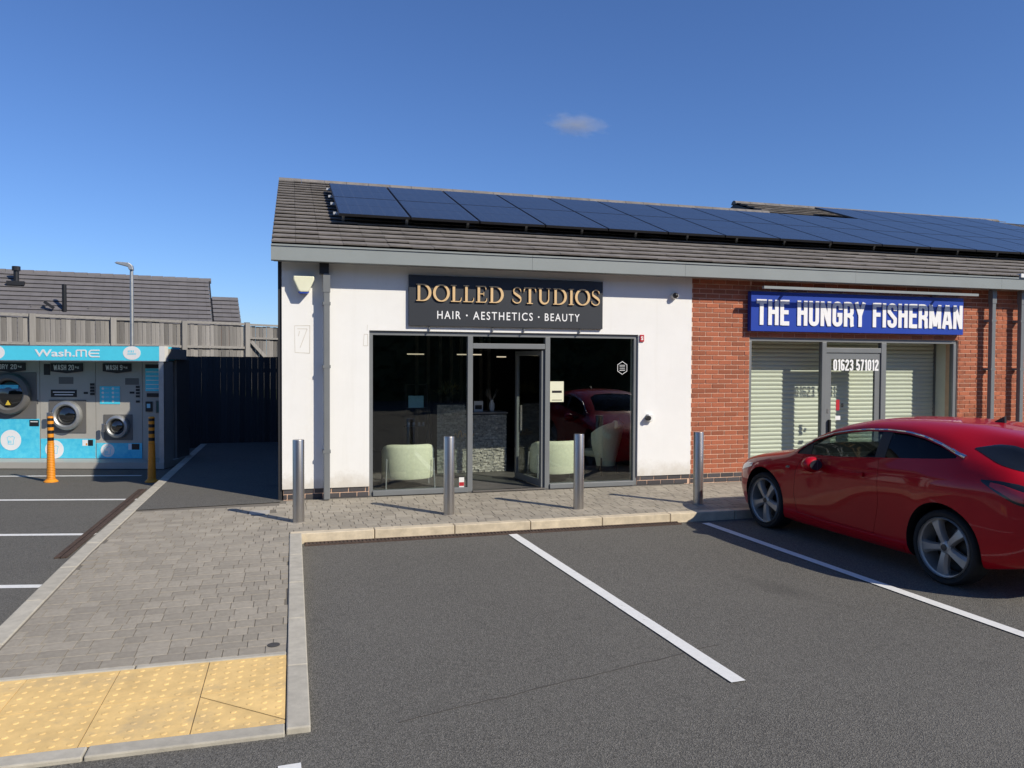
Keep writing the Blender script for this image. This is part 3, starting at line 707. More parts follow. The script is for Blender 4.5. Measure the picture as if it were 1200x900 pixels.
# dome camera and wall fitting, red plate, residue of old number plates
cc = MB().lathe([(.0, 0), (.05, 0), (.055, .03), (.05, .07)], 20, Matrix.Translation((5.68, D, 3.04)) @ Matrix.Rotation(rad(90), 4, 'X')).build('security_camera', WPLASTIC, None, smooth=40)
tag(cc, 'small white dome camera under the eaves at the right end of the white wall', 'camera')
MB().lathe([(.045, .0), (.04, .025), (.022, .042), (.004, .048)], 16, Matrix.Translation((5.672, D-.068, 3.035)) @ Matrix.Rotation(rad(90), 4, 'X')).build('camera_dome', BLACK, cc, smooth=60)
wf = bx('wall_socket', WPLASTIC, None, 5.235, 5.315, D-.07, D-.001, 1.10, 1.21, bevel=.008); tag(wf, 'small white wall fitting with black round face to the right of the white shop window', 'wall socket')
MB().cyl((5.235, D-.09, 1.15), (5.235, D-.03, 1.15), .038, n=14).build('black_cap', BLACK, wf)
rp_ = bx('alarm_call_plate', RED, None, 5.11, 5.175, D-.02, D-.001, 2.32, 2.425); tag(rp_, 'small red plate with white mark on the wall beside the top of the right window', 'sign')
block_text('S', 5.125, 5.16, 2.345, 2.40, D-.0205, .0012, WHITE, rp_, 'white_mark')
res = MB()
for a, b in (((.025, 2.47), (.225, 2.475)), ((.225, 2.475), (.222, 2.10)), ((.222, 2.10), (.03, 2.11)), ((.03, 2.11), (.025, 2.47)), ((.06, 2.43), (.19, 2.43)), ((.19, 2.43), (.095, 2.17)), ((.075, 2.33), (.09, 2.40)), ((.95, 2.37), (1.0, 2.37)), ((1.0, 2.37), (1.0, 2.21)), ((1.0, 2.21), (.94, 2.21)), ((.94, 2.21), (.95, 2.37)), ((.99, 2.42), (.995, 2.50))):
    res.bar((a[0], D-.0008, a[1]), (b[0], D-.0008, b[1]), .0012, random.uniform(.006, .012))
res.build('plate_residue', WARM, B)
# stickers on the white shop's glass
gy = D+.066
ps = bx('poster', ALARM, B, 3.69, 3.905, gy-.001, gy, 1.405, 1.712); bx('poster_print', BLACK, ps, 3.72, 3.875, gy-.002, gy-.0012, 1.54, 1.575); bx('poster_print', BLACK, ps, 3.72, 3.88, gy-.002, gy-.0012, 1.428, 1.437)
hx = MB(); ribbon(hx, [(4.855+.088*math.sin(rad(60*i)), 1.917+.098*math.cos(rad(60*i))) for i in range(7)], .007, FX, gy, gy-.0012)
for z in (1.955, 1.93, 1.90, 1.875): hx.box(4.81, 4.90, gy-.001, gy, z, z+.006)
hx.build('hexagon_sticker', WHITE, B)
st = bx('corner_sticker', WPLASTIC, B, 2.31, 2.385, gy-.001, gy, .185, .325); bx('sticker_band', RED, st, 2.312, 2.383, gy-.002, gy-.0012, .20, .255)

# ------------------------------------------------------------------ solar panels
pv = empty('solar_array', rp(.66, 2, .13), 0, 'array of dark blue solar panels fixed in rows over the tiled roof', 'solar panels')
s_lo, PWD, PLN = 1.42, 1.085, 1.71
pm = MB(); pm.box(.0, PWD-.022, 0, PLN-.02, -.035, 0); me_f = pm.mesh('solar_panel', PVFRAME)
pg_ = MB(); pg_.box(.012, PWD-.034, .012, PLN/2-.016, -.001, .0025); pg_.box(.012, PWD-.034, PLN/2-.008, PLN-.032, -.001, .0025); me_g = pg_.mesh('cell_glass', PVGLASS)
MR = Matrix.Rotation(rad(20), 4, 'X')
def panel(x, s):
    p = rp(x, s, .205)
    o = inst('solar_panel', me_f, pv, p, (rad(20), 0, 0)); q = inst('cell_glass', me_g, None); q.parent = o
for i in range(17):
    for r in range(2): panel(.665+i*PWD, s_lo+r*PLN)
for i in range(5): panel(.665+(11+i)*PWD, s_lo+2*PLN)
rl = MB()
for s in (s_lo+.35, s_lo+1.3, s_lo+2.1, s_lo+3.0): rl.bar(rp(.60, s, .145), rp(19.1, s, .145), .04, .04)
for i in range(19):
    for s in (s_lo+.35, s_lo+1.3, s_lo+2.1, s_lo+3.0): rl.bar(rp(.75+i*.98, s, .0), rp(.75+i*.98, s, .145), .04, .02)
rl.build('mounting_rail', ZINC, pv)

# ------------------------------------------------------------------ salon interior
def tub_chair(loc, rz, label):
    c = empty('tub_chair', loc, rz, label, 'armchair', 'cream chairs inside the white shop')
    mb = MB(); n = 24                                         # shell, open to local -Y ; thick curved back
    for k in range(n+1):
        pass
    pts = [(.34*math.cos(rad(a)), .30*math.sin(rad(a))) for a in np.linspace(-25, 205, n+1)]
    prof = [(.0, .16), (.035, .15), (.05, .2), (.05, .60), (.03, .65), (0, .66), (-.03, .65), (-.04, .60), (-.04, .2)]
    rings = []
    for k, (px, py) in enumerate(pts):
        d = Vector((px/.34, py/.30)).normalized(); e = math.sin(PI*k/n); dz = -.12*(1-e)**2
        rings.append([mb.b.verts.new((px+d.x*o_, py+d.y*o_, z+(dz if z > .4 else 0))) for o_, z in prof])
    for k in range(n):
        for j in range(len(prof)): mb.b.faces.new((rings[k][j], rings[k][(j+1) % 9], rings[k+1][(j+1) % 9], rings[k+1][j]))
    mb.b.faces.new(rings[0]); mb.b.faces.new(rings[-1][::-1])
    mb.build('backrest', CREAM, c, smooth=50, local=True)
    MB().lathe([(.28, .2), (.30, .24), (.30, .32), (.27, .36), (.0, .37)], 24).build('seat', CREAM, c, smooth=50, local=True)
    for x in (-1, 1):
        for y in (-1, 1): MB().cyl((x*.36, y*.27, 0), (x*.345, y*.24, .45), .012, n=8).build('leg', ZINC, c, local=True)
    return c
def dup(root, loc, rz, label):
    r = root.copy(); COL.objects.link(r); r.location = loc; r.rotation_euler = (0, 0, rz); r['label'] = label
    for ch in root.children:
        c = ch.copy(); COL.objects.link(c); c.parent = r
    return r
ch = tub_chair((1.66, 11.50, .122), PI, 'cream curved back armchair on thin metal legs behind the left window')
dup(ch, (3.98, 11.50, .122), PI, 'cream curved back armchair just right of the open door behind the glass')
w = empty('wing_chair', (5.0, 12.05, .122), rad(205), 'tall cream shell back armchair seen side on behind the right window', 'armchair', 'cream chairs inside the white shop')
mb = MB(); rings = []
for a in np.linspace(-75, 75, 15):
    hgt = .90-.18*(abs(a)/75)**2.2; wd_ = .27
    rings.append([mb.b.verts.new((math.sin(rad(a))*r_*(.55+.45*min(1, t*1.4)), math.cos(rad(a))*r_*.85+.04*t, .16+(hgt-.16)*t)) for t, r_ in [(q, .33+.05*q) for q in np.linspace(0, 1, 7)]] +
                 [mb.b.verts.new((math.sin(rad(a))*r_*(.55+.45*min(1, t*1.4)), math.cos(rad(a))*r_*.85+.04*t, .16+(hgt-.19)*t)) for t, r_ in [(q, .26+.04*q) for q in np.linspace(1, 0, 7)]])
for k in range(14):
    for j in range(14): mb.b.faces.new((rings[k][j], rings[k][(j+1) % 14], rings[k+1][(j+1) % 14], rings[k+1][j]))
mb.b.faces.new(rings[0]); mb.b.faces.new(rings[-1][::-1])
mb.build('backrest', CREAM, w, smooth=60, local=True)
MB().box(-.24, .24, -.28, .2, .30, .42).build('seat', CREAM, w, bevel=.05, local=True)
MB().cyl((-.03, .36, .86), (.05, .36, .86), .07, n=14).build('head_cushion', CREAM, w, smooth=50, local=True)
for x in (-1, 1):
    for y in (-1, 1): MB().cyl((x*.2, y*.2, 0), (x*.18, y*.18, .30), .014, n=8).build('leg', BLACK, w, local=True)
# reception counter clad in split stone
rc = empty('reception_counter', (2.95, 13.0, .122), 0, 'stone clad reception counter with raised left end inside the white shop', 'counter')
core = bx('core', INWALL, rc, 2.34, 3.53, 12.77, 13.3, .122, 1.12); bx('raised_end', INWALL, rc, 2.34, 2.82, 12.775, 13.2, 1.12, 1.29)
bx('worktop', SLAT, rc, 2.83, 3.56, 12.72, 13.3, 1.121, 1.145)
SM = unit_box('stone', STONE); nst = 0; sb = MB()
z = .125
while z < 1.27:
    hh = random.choice((.015, .02, .026)); x = 2.33
    while x < (3.54 if z < 1.09 else 2.80):
        ww = random.uniform(.03, .09); e = min(x+ww, 3.54 if z < 1.09 else 2.82); dpt = random.uniform(.012, .035)
        sb.box(x+.002, e-.002, 12.768-dpt, 12.769, z+.002, z+hh-.001); x += ww
    z += hh
tag(sb.build('stone', STONE, rc), kind='stuff')
gl = MB(); pts = [(2.62+.022*i, .76+.035*math.sin(i*1.7)+(.05 if i in (4, 5, 13) else 0)) for i in range(17)]; ribbon(gl, pts, .012, FX, 12.728, 12.722); gl.build('gold_script', GOLD, rc)
tb = bx('tablet_stand', WPLASTIC, None, 3.0, 3.16, 12.9, 12.93, 1.147, 1.33); tag(tb, 'small white card stand on the stone clad counter', 'card stand'); bx('screen', BLACK, tb, 3.02, 3.14, 12.895, 12.899, 1.19, 1.26)
vs = MB().lathe([(.035, 0), (.05, .06), (.045, .14), (.025, .18), (.03, .2)], 16, Matrix.Translation((3.33, 12.95, 1.147))).build('vase', WPLASTIC, None, smooth=50); tag(vs, 'white vase with dried stems at the right end of the counter', 'vase')
sm_ = MB()
for i in range(16):
    a = random.uniform(0, 2*PI); r_ = random.uniform(.04, .14); sm_.cyl((3.33, 12.95, 1.33), (3.33+r_*math.cos(a), 12.95+r_*math.sin(a), 1.42+random.random()*.14), .004, .002, 5)
sm_.build('dried_stem', SLAT, vs)
pt = empty('pot_plant', (2.55, 12.98, 1.29), 0, 'leafy plant standing on the raised end of the counter', 'plant')
MB().lathe([(.05, 1.29), (.07, 1.40), (.066, 1.40), (.0, 1.39)], 14, Matrix.Translation((2.55, 12.98, 0))).build('pot', BLACK, pt)
lf = MB()
for i in range(110):
    a = random.uniform(0, 2*PI); e = random.uniform(.2, 1.4); r_ = random.uniform(.1, .27); c_ = Vector((2.55+r_*math.cos(a)*math.cos(e), 12.98+r_*math.sin(a)*math.cos(e), 1.42+r_*math.sin(e)))
    d_ = (c_-Vector((2.55, 12.98, 1.38))).normalized()*.05; s_ = d_.orthogonal().normalized()*.014
    lf.quad(c_-d_, c_+s_, c_+d_, c_-s_)
lf.build('leaf', mat('indoor leaf', (.11, .10, .035), .7, each=.3), pt)
sh = empty('display_shelf', (2.0, 13.2, .122), 0, 'slim black display shelf with small white items left of the counter', 'shelf')
for x in (1.86, 2.22):
    for y in (13.1, 13.3): MB().box(x-.008, x+.008, y-.008, y+.008, .122, 1.62).build('post', BLACK, sh)
for z in (.55, .88, 1.2, 1.6): bx('shelf_board', BLACK, sh, 1.85, 2.23, 13.09, 13.31, z, z+.015)
bx('screen', PALEBLUE, sh, 1.9, 2.16, 13.1, 13.12, 1.215, 1.42)
for x in (1.92, 2.0, 2.1, 2.17): MB().cyl((x, 13.2, .895), (x, 13.2, .96), .022, n=10).build('bottle', WPLASTIC, sh)
EM = emit('warm lamp', (1, .85, .6), .6)
for (x, y, z, L) in ((1.95, 13.6, 2.13, .3), (2.85, 13.6, 2.13, .45), (3.75, 14.2, 2.1, .18)):
    o = bx('pendant_light', EM, None, x, x+L, y, y+.03, z, z+.02); tag(o, {0: 'short glowing bar light over the left of the counter', 1: 'longest glowing bar light hanging over the counter', 2: 'smallest glowing bar light towards the back of the white shop'}[(0 if L == .3 else 1 if L == .45 else 2)], 'light', 'pendant lights inside the white shop')
    for q in (x+.03, x+L-.03): MB().cyl((q, y+.015, z+.02), (q, y+.015, 2.75), .003, n=5).build('cord', BLACK, o)

# ------------------------------------------------------------------ bollards
def bollard(loc, label):
    c = empty('bollard', loc, 0, label, 'bollard', 'steel bollards along the pavement')
    MB().lathe([(.066, 0), (.066, .955), (.0635, .963), (.0, .966)], 32).build('post', STEEL, c, smooth=40, local=True)
    MB().lathe([(.078, -.005), (.078, .004), (.066, .006)], 28).build('base_ring', mat('mortar ring', (.25, .23, .2), .9), c, smooth=30, local=True)
    return c
b0 = bollard((.062, 9.27, PZ), 'steel bollard nearest the corner standing in front of the grey downpipe')
dup(b0, (1.845, 9.27, PZ), 0, 'steel bollard standing in front of the left shop window and its chair')
dup(b0, (3.525, 9.22, PZ), 0, 'steel bollard standing in front of the right shop window')
dup(b0, (5.20, 9.15, PZ), 0, 'steel bollard by the red car where white wall meets brick')

# ------------------------------------------------------------------ laundry kiosk (local: x right along front, y back, z up, right front corner at 0)
KA = rad(-15); K = empty('laundry_kiosk', (-2.28, 15.3, .004), KA, 'outdoor self service laundry unit with blue canopy and three machines', 'laundry kiosk')
kb = lambda nm, m, par, x0, x1, y0, y1, z0, z1, bev=0: bx(nm, m, par, x0, x1, y0, y1, z0, z1, bev, local=True)
REC = .60; XL = -4.4
kb('base_frame', CAB, K, XL, -.002, .0, 1.25, .012, .125)
kb('plinth_gap', BLACK, K, XL, -.05, .03, 1.2, .0, .012)
kb('cheek', CAB, K, -.075, -.002, .02, .40, .126, 1.985); kb('cheek_edge', ZINC, K, -.085, .004, .0, .019, .126, 1.985)
kb('body', CABD, K, XL, -.03, REC+.051, 1.25, .126, 2.02)
can = kb('canopy', CYAN, K, XL, -.07, -.01, REC+.3, 2.0, 2.262)
kb('canopy_end', WPLASTIC, K, -.069, .03, -.012, .14, 1.985, 2.265); kb('canopy_trim', ZINC, K, XL, -.07, -.014, -.002, 1.985, 1.999); kb('canopy_trim', ZINC, K, XL, -.07, -.014, -.002, 2.263, 2.275)
kb('canopy_side', CAB, K, -.069, .02, .14, 1.0, 2.03, 2.22)
# machines
def machine(x0, x1, door, title, blue_top, cir):
    m = kb('machine', CAB, K, x0+.004, x1-.004, REC, REC+.05, .127, 1.985)
    kb('blue_panel', BUBBLE, m, x0+.01, x1-.01, REC-.006, REC-.001, .131, blue_top)
    cx, cz, r_, kind = door
    y = REC
    kb('door_surround', CABD, m, cx-r_*1.36, cx+r_*1.30, y-.012, y-.001, cz-r_*1.28, cz+r_*1.12, .006)
    T_ = Matrix.Translation((cx, y-.012, cz)) @ Matrix.Rotation(rad(90), 4, 'X')
    MB().lathe([(r_*1.06, 0), (r_*1.06, .05), (r_, .085), (r_*.82, .10), (r_*.72, .075), (r_*.70, .02), (r_*.70, 0)], 40, T_, closed=True).build('door_ring', ZINC if kind else CABD, m, smooth=35, local=True)
    MB().lathe([(r_*.715, .02), (r_*.6, .055), (r_*.35, .08), (.002, .09)], 32, T_).build('door_glass', mat('porthole glass', (.008, .009, .01), .06, coat=1.0, spec=.9), m, smooth=60, local=True)
    kb('door_handle', STEEL, m, cx-r_*1.28, cx-r_*.98, y-.13, y-.10, cz-.1, cz+.06, .01)
    # black title plate with bent lower edge
    ty0, ty1, tx0, tx1 = title[1]
    kp = MB(); kp.prism([(tx0, ty1), (tx1, ty1), (tx1, ty0+.035), ((tx0+tx1)/2, ty0), (tx0, ty0+.035)], y-.02, y-.001, lambda p, q, t: (p, t, q)); kp = kp.build('title_plate', BLACK, m, local=True)
    block_text(title[0], tx0+.06, tx1-.16, ty0+.06, ty1-.03, y-.021, .002, WHITE, kp, 'title_lettering', local=True, joined=True, t=.06, gap=.09)
    font_text('kg', tx1-.135, tx1-.065, ty0+.085, ty1-.05, y-.021, .002, WHITE, kp, 'unit_lettering', .01, local=True)
    if cir:
        c_x, c_z, c_r = cir
        o = MB().cyl((c_x, y-.007, c_z), (c_x, y-.009, c_z), c_r, n=32).build('round_emblem', WHITE, m, local=True)
        em = MB(); ribbon(em, [(c_x-.07, c_z+.05), (c_x-.03, c_z+.075), (c_x, c_z+.055), (c_x+.03, c_z+.075), (c_x+.075, c_z+.05), (c_x+.055, c_z+.005), (c_x+.05, c_z-.08), (c_x-.05, c_z-.08), (c_x-.055, c_z+.005), (c_x-.07, c_z+.05)], .008, FX, y-.0092, y-.0105)
        for k in range(3): em.box(c_x-.045+.022*k, c_x-.035+.022*k, y-.0105, y-.0092, c_z-.06, c_z-.01)
        em.build('emblem_lines', CYAN, o, local=True)
    return m
m1 = machine(-3.70, -2.60, (-3.14, 1.355, .37, 0), ('DRY 20', (1.77, 1.95, -3.42, -2.86)), .885, (-3.153, .475, .195))
m2 = machine(-2.60, -1.545, (-2.068, .952, .265, 1), ('WASH 20', (1.755, 1.945, -2.385, -1.78)), .505, (-2.33, .30, .175))
m3 = machine(-1.545, -.66, (-1.116, .742, .205, 1), ('WASH 9', (1.76, 1.945, -1.40, -.865)), .425, (-1.325, .285, .13))
machine_y = REC
# sun-yellow warning triangle in the dryer glass, control panels, pictogram panel, labels
tr = MB(); tr.prism([(-3.19, 1.15), (-3.09, 1.15), (-3.14, 1.24)], REC-.105, REC-.10, FX and (lambda p, q, t: (p, t, q))); tr.build('warning_triangle', mat('yellow print', (.7, .5, .05), .5), m1, local=True)
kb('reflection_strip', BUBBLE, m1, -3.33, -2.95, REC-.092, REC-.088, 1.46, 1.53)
kb('slot', BLACK, m1, -2.76, -2.66, REC-.004, REC-.001, 1.70, 1.74); kb('keypad', CABD, m1, -2.68, -2.63, REC-.006, REC-.001, 1.17, 1.25)
kb('label_strip', BLACK, m2, -2.39, -1.90, REC-.005, REC-.001, 1.30, 1.44); 
block_text('DETERGENT', -2.36, -1.93, 1.39, 1.425, REC-.0055, .001, WHITE, m2, 'small_lettering', local=True, joined=True, t=.05) if False else None
for k, z in enumerate((1.385, 1.335)): kb('label_line', WHITE, m2, -2.35+.03*k, -1.94-.03*k, REC-.0065, REC-.0055, z, z+.018)
kb('screen', CABD, m2, -2.24, -1.965, REC-.006, REC-.001, 1.55, 1.68, .004); kb('vent_grille', BLACK, m2, -2.52, -2.40, REC-.005, REC-.001, 1.72, 1.93)
kb('slot', BLACK, m2, -1.77, -1.69, REC-.004, REC-.001, 1.36, 1.40)
for z in (1.34, 1.40, 1.46, 1.52): kb('button', BLACK, m2, -1.645, -1.565, REC-.012, REC-.001, z, z+.045)
kb('price_label', WHITE, m2, -1.80, -1.70, REC-.008, REC-.0062, .37, .485); kb('price_label', BLACK, m2, -1.695, -1.60, REC-.008, REC-.0062, .37, .485); kb('price_square', ORANGE, m2, -1.735, -1.705, REC-.0095, REC-.0085, .38, .42)
kb('price_label', BLACK, m1, -2.80, -2.62, REC-.008, REC-.0062, .74, .86); kb('label_line', WHITE, m1, -2.78, -2.64, REC-.0095, REC-.0085, .82, .835)
pp = kb('pictogram_panel', CYAN, m3, -1.465, -1.085, REC-.005, REC-.001, 1.17, 1.51)
for i in range(4):
    for j in range(2):
        MB().cyl((-1.405+.19*j, REC-.0055, 1.465-.08*i), (-1.405+.19*j, REC-.0065, 1.465-.08*i), .024, n=14).build('pictogram', WHITE, pp, local=True)
        kb('caption', PALEBLUE, pp, -1.36+.19*j, -1.29+.19*j, REC-.0062, REC-.0054, 1.455-.08*i, 1.475-.08*i)
kb('screen', CABD, m3, -.985, -.725, REC-.006, REC-.001, 1.54, 1.665, .004); kb('slot', BLACK, m3, -.90, -.81, REC-.004, REC-.001, 1.37, 1.41)
for z in (1.20, 1.30, 1.36, 1.42, 1.48): kb('button', BLACK, m3, -.78, -.71, REC-.012, REC-.001, z, z+.04)
kb('price_label', WHITE, m3, -.93, -.87, REC-.008, REC-.0062, .30, .41); kb('price_label', BLACK, m3, -.865, -.72, REC-.008, REC-.0062, .30, .41)
# pay column
pc = kb('pay_column', CAB, K, -.656, -.09, REC, REC+.05, .127, 1.985)
kb('tariff_head', BLACK, pc, -.60, -.24, REC-.006, REC-.001, 1.86, 1.93); tf = kb('tariff_panel', CYAN, pc, -.60, -.24, REC-.006, REC-.001, 1.42, 1.855)
for i in range(5): kb('tariff_line', WHITE, tf, -.585, -.29, REC-.0075, REC-.0065, 1.46+.08*i, 1.475+.08*i)
kb('card_slot', BLACK, pc, -.57, -.27, REC-.02, REC-.001, 1.31, 1.38); kb('card_reader', BLACK, pc, -.59, -.47, REC-.03, REC-.001, 1.03, 1.22); kb('reader_screen', PALEBLUE, pc, -.565, -.50, REC-.032, REC-.0302, 1.10, 1.18)
kb('screen', CABD, pc, -.40, -.18, REC-.02, REC-.001, 1.0, 1.24); kb('screen_face', mat('teal screen', (.02, .09, .09), .3), pc, -.385, -.195, REC-.022, REC-.0202, 1.02, 1.22); kb('notice', WHITE, pc, -.30, -.19, REC-.006, REC-.001, .42, .54)
# canopy lettering
font_text('Wash.', -2.325, -1.60, 2.064, 2.195, -.011, .004, WHITE, can, 'lettering', .016, local=True)
mw = MB()
def kr(pts, w_=.024): ribbon(mw, pts, w_, FX, -.011, -.0155-.0004*len(mw.b.faces)/200)
kr([(-1.57, 2.064), (-1.57, 2.165)]+arc(-1.545, 2.165, .025, .018, 180, 90, 5)+[(-1.42, 2.183)]+arc(-1.42, 2.165, .025, .018, 90, 0, 5)+[(-1.395, 2.064)]); kr([(-1.4825, 2.064), (-1.4825, 2.183)])
kr([(-1.15, 2.183), (-1.29, 2.183)]+arc(-1.29, 2.125, .05, .058, 90, 270, 8)+[(-1.15, 2.069)]); kr([(-1.33, 2.126), (-1.16, 2.126)])
mw.build('lettering', WHITE, can, local=True)
for cx, txt in ((-.565, 1), (-3.03, 0)):
    o = MB().cyl((cx, -.0105, 2.137), (cx, -.013, 2.137), .165 if not txt else .16, n=32).build('round_emblem', WHITE, can, local=True)
    o.scale = (1, 1, .78); o.location = (0, 0, 2.137*.22)
    em = MB()
    for i in range(4): em.box(cx-.07+.03*i, cx-.055+.03*i, -.0145, -.0132, 2.15, 2.20)
    for i in range(2): em.box(cx-.08, cx+.08, -.0145, -.0132, 2.10+.022*i, 2.11+.022*i)
    em.build('emblem_lines', CYAN, o).parent = o
    em = None

# orange posts
def marker_post(loc, label):
    c = empty('marker_post', loc, 0, label, 'bollard', 'orange marker posts before the laundry unit')
    MB().lathe([(.108, 0), (.108, .012), (.088, .03), (.068, .05)], 24).build('base', ORANGE, c, smooth=40, local=True)
    pr = []
    for i in range(22):
        z = .05+i*.027; r_ = .062-.014*i/22; pr += [(r_, z), (r_+.005, z+.007), (r_+.005, z+.015), (r_, z+.022)]
    MB().lathe(pr, 24).build('ribbed_sleeve', ORANGE, c, smooth=30, local=True)
    z = .643; k = 0
    for hgt in (.035, .055, .06, .055, .05, .055, .05, .045): 
        MB().lathe([(.048, z), (.048, z+hgt-.001)], 24).build('band', BLACK if k % 2 else ORANGE, c, smooth=30, local=True); z += hgt; k += 1
    MB().lathe([(.048, z), (.046, z+.02), (.026, z+.03)], 24).build('cap', ORANGE, c, smooth=40, local=True)
    return c
p0 = marker_post((-3.815, 14.15, .004), 'orange post with black bands in the sun in front of the middle washer')
dup(p0, (-2.233, 13.75, .004), 0, 'orange post with black bands standing in shade by the pay panel')

# ------------------------------------------------------------------ fences
fe = empty('timber_fence', (-6.68, 23.2, 1.1), 0, 'weathered grey timber fence with posts running above the laundry unit', 'fence')
fd = Vector((.874, .486, 0)); fn = Vector((.486, -.874, 0)); F0 = Vector((-6.68, 23.2, 0)); FT = 3.235
FB = unit_box('fence_board', WOODF); FP = unit_box('fence_post', WOODP); fa = math.atan2(fd.y, fd.x)
def fbox(name, me_, s0, s1, d, thick, z0, z1, tilt=0):
    c = F0+fd*((s0+s1)/2)+fn*d; return inst(name, me_, fe, (c.x, c.y, (z0+z1)/2), (0, tilt, fa), (s1-s0, thick, z1-z0))
bay = 2.0
for i in range(-2, 8):
    s = i*bay
    fbox('post', FP, s-.075, s+.075, .06, .13, 1.0, FT+.02+random.uniform(-.02, .02))
    nb = 15; q = (bay-.15)/nb
    for j in range(nb):
        a = s+.075+j*q; fbox('board', FB, a+.005, a+q-.005, random.uniform(-.012, .012), .022, 1.1, FT-.07+random.uniform(-.012, .012), random.uniform(-.004, .004))
    if i != 3:
        for z in (FT-.05, FT-.80, FT-1.5): fbox('rail', FP, s+.075, s+bay-.075, .04, .06, z, z+.075)
    else:
        for z in (FT-.05, FT-.48): fbox('rail', FP, s+.075, s+bay*.55, .04, .06, z, z+.06)
        fbox('post', FP, s+bay*.55, s+bay*.55+.13, .06, .12, 1.0, FT); fbox('rail', FP, s+bay*.55+.13, s+bay-.075, .04, .06, FT-.05, FT+.02); fbox('rail', FP, s+bay*.55+.13, s+bay-.075, .04, .06, FT-.82, FT-.75)
        c0 = F0+fd*(s+.12)+fn*.09; c1 = F0+fd*(s+.75)+fn*.09
        MB().bar((c0.x, c0.y, FT-.56), (c1.x, c1.y, FT-1.2), .05, .11).build('brace', WOODP, fe)
df = empty('dark_fence', (-2.6, 19.1, 0), 0, 'dark stained close boarded fence in the shade closing off the alley', 'fence')
DB = unit_box('board', WOODD)
x = -3.0; 
while x < -.2:
    inst('board', DB, df, (x+.07, 19.1+random.uniform(-.004, .004)+.0, 1.06), (0, 0, 0), (.1355, .022, 2.12+random.uniform(-.006, .006))); x += .138
inst('rail', DB, df, (-1.6, 19.14, 1.8), (0, 0, 0), (2.9, .05, .09)); inst('rail', DB, df, (-1.6, 19.14, .4), (0, 0, 0), (2.9, .05, .09))
# bank on which the timber fence stands
bk = MB()
for s0, s1 in ((-14, 22),):
    P = [F0+fd*s0, F0+fd*s1]
    a, b = P; o1 = fn*3.2; o2 = fn*-40
    bk.quad((*(a+o1).xy, .0), (*(b+o1).xy, .0), (*b.xy, 1.12), (*a.xy, 1.12)); bk.quad((*a.xy, 1.12), (*b.xy, 1.12), (*(b+o2).xy, 1.12), (*(a+o2).xy, 1.12))
bk.build('bank', BANKM)['kind'] = 'structure'

# ------------------------------------------------------------------ bungalow beyond the fence
ha = rad(8.4); H = empty('bungalow', (-14, 32, 1.12), ha, 'house with long dark grey tiled roof behind the timber fence', 'house')
hx_ = lambda u_, y_, z_: (u_, y_, z_)
# local frame: x along ridge (0 = right end of main ridge), y back, z up from 1.12
RX, RYY = 0, 0
E = H; H.location = (-3.35, 34.2, 1.12)
rz_ = 4.30; pitch = rad(36); hd = 5.2; tp_ = math.tan(pitch)
hw = MB(); hw.box(-16, -.3, -hd+.4, hd-.4, 0, rz_-(hd-.4)*tp_+.0); hw.prism([(-hd+.4, rz_-(hd-.4)*tp_), (hd-.4, rz_-(hd-.4)*tp_), (0, rz_-.15)], -.6, -.3, lambda p, q, t: (t, p, q)); hw.build('wall', HWALL, H, local=True)
hr = MB(); hr.prism([(-hd, rz_-hd*tp_-.06), (0, rz_-.06), (hd, rz_-hd*tp_-.06), (0, rz_-.2)], -17, -.02, lambda p, q, t: (t, p, q)); hr = hr.build('roof', HTILE, H, local=True)
gq = .30; k = 0; cp, sp_ = math.cos(pitch), math.sin(pitch)
def hcourse(s0, xa, xb, top, par, ridge_y=0):
    mb = MB(); x = xa
    A = []
    for s, n_ in ((s0, .035), (s0+gq+.02, .004)):
        y = ridge_y-s*cp; z = top-s*sp_
    # s measured down from ridge
    def q(x, s, n_): return Vector((x, ridge_y-s*cp-n_*sp_, top-s*sp_+n_*cp))
    while x < xb-.01:
        e = min(x+.33, xb); t = .06+random.uniform(-.003, .003)
        v = [mb.b.verts.new(p) for p in (q(x+.002, s0+gq, t), q(e-.002, s0+gq, t), q(e-.002, s0-.02, .012), q(x+.002, s0-.02, .012), q(x+.002, s0+gq, t-.018), q(e-.002, s0+gq, t-.018), q(e-.002, s0-.02, -.006), q(x+.002, s0-.02, -.006))]
        mb.b.faces.new(v[:4]); mb.b.faces.new((v[0], v[4], v[5], v[1])); mb.b.faces.new((v[4], v[7], v[6], v[5])); x = e
    mb.build('tile_course', HTILE, par, local=True, fix=False)
for i in range(20): hcourse(i*gq, -17, 0, rz_, hr)
rt_ = MB()
for i in range(38): rt_.cyl((-17+i*.45+.004, 0, rz_-.045), (-17+(i+1)*.45-.004, 0, rz_-.035), .11, .115, 10)
rt_.build('ridge_tile', HTILE, hr, local=True)
MB().box(-.03, .03, -.02, .02, 0, .1).b.free()
vb = MB(); vb.prism([(-hd, rz_-hd*tp_-.1), (0, rz_-.1), (0, rz_+.02), (-hd, rz_-hd*tp_+.03)], .0, .05, lambda p, q, t: (t, p, q)); vb.build('verge', DARK, H, local=True)
# lower end bay on the right
lr = MB(); lz = rz_-.82; lr.prism([(-hd+.3, lz-(hd-1.2)*tp_-.3), (-1.2, lz), (3, lz), (3, lz-.2), (-1.2, lz-.2), (-hd+.3, lz-(hd-1.2)*tp_-.5)], .06, 1.05, lambda p, q, t: (t, p, q)); lr = lr.build('lower_roof', HTILE, H, local=True)
for i in range(13): hcourse(i*gq, .06, 1.06, lz+.03, lr, -1.15)
lw = MB(); lw.box(.06, .95, -4, 3, 0, 2.1); lw.build('end_bay', HWALL, H, local=True)
bx('chimney_box', FRAME, H, 1.1, 1.3, -3.4, -3.2, 0, 2.42, local=True)
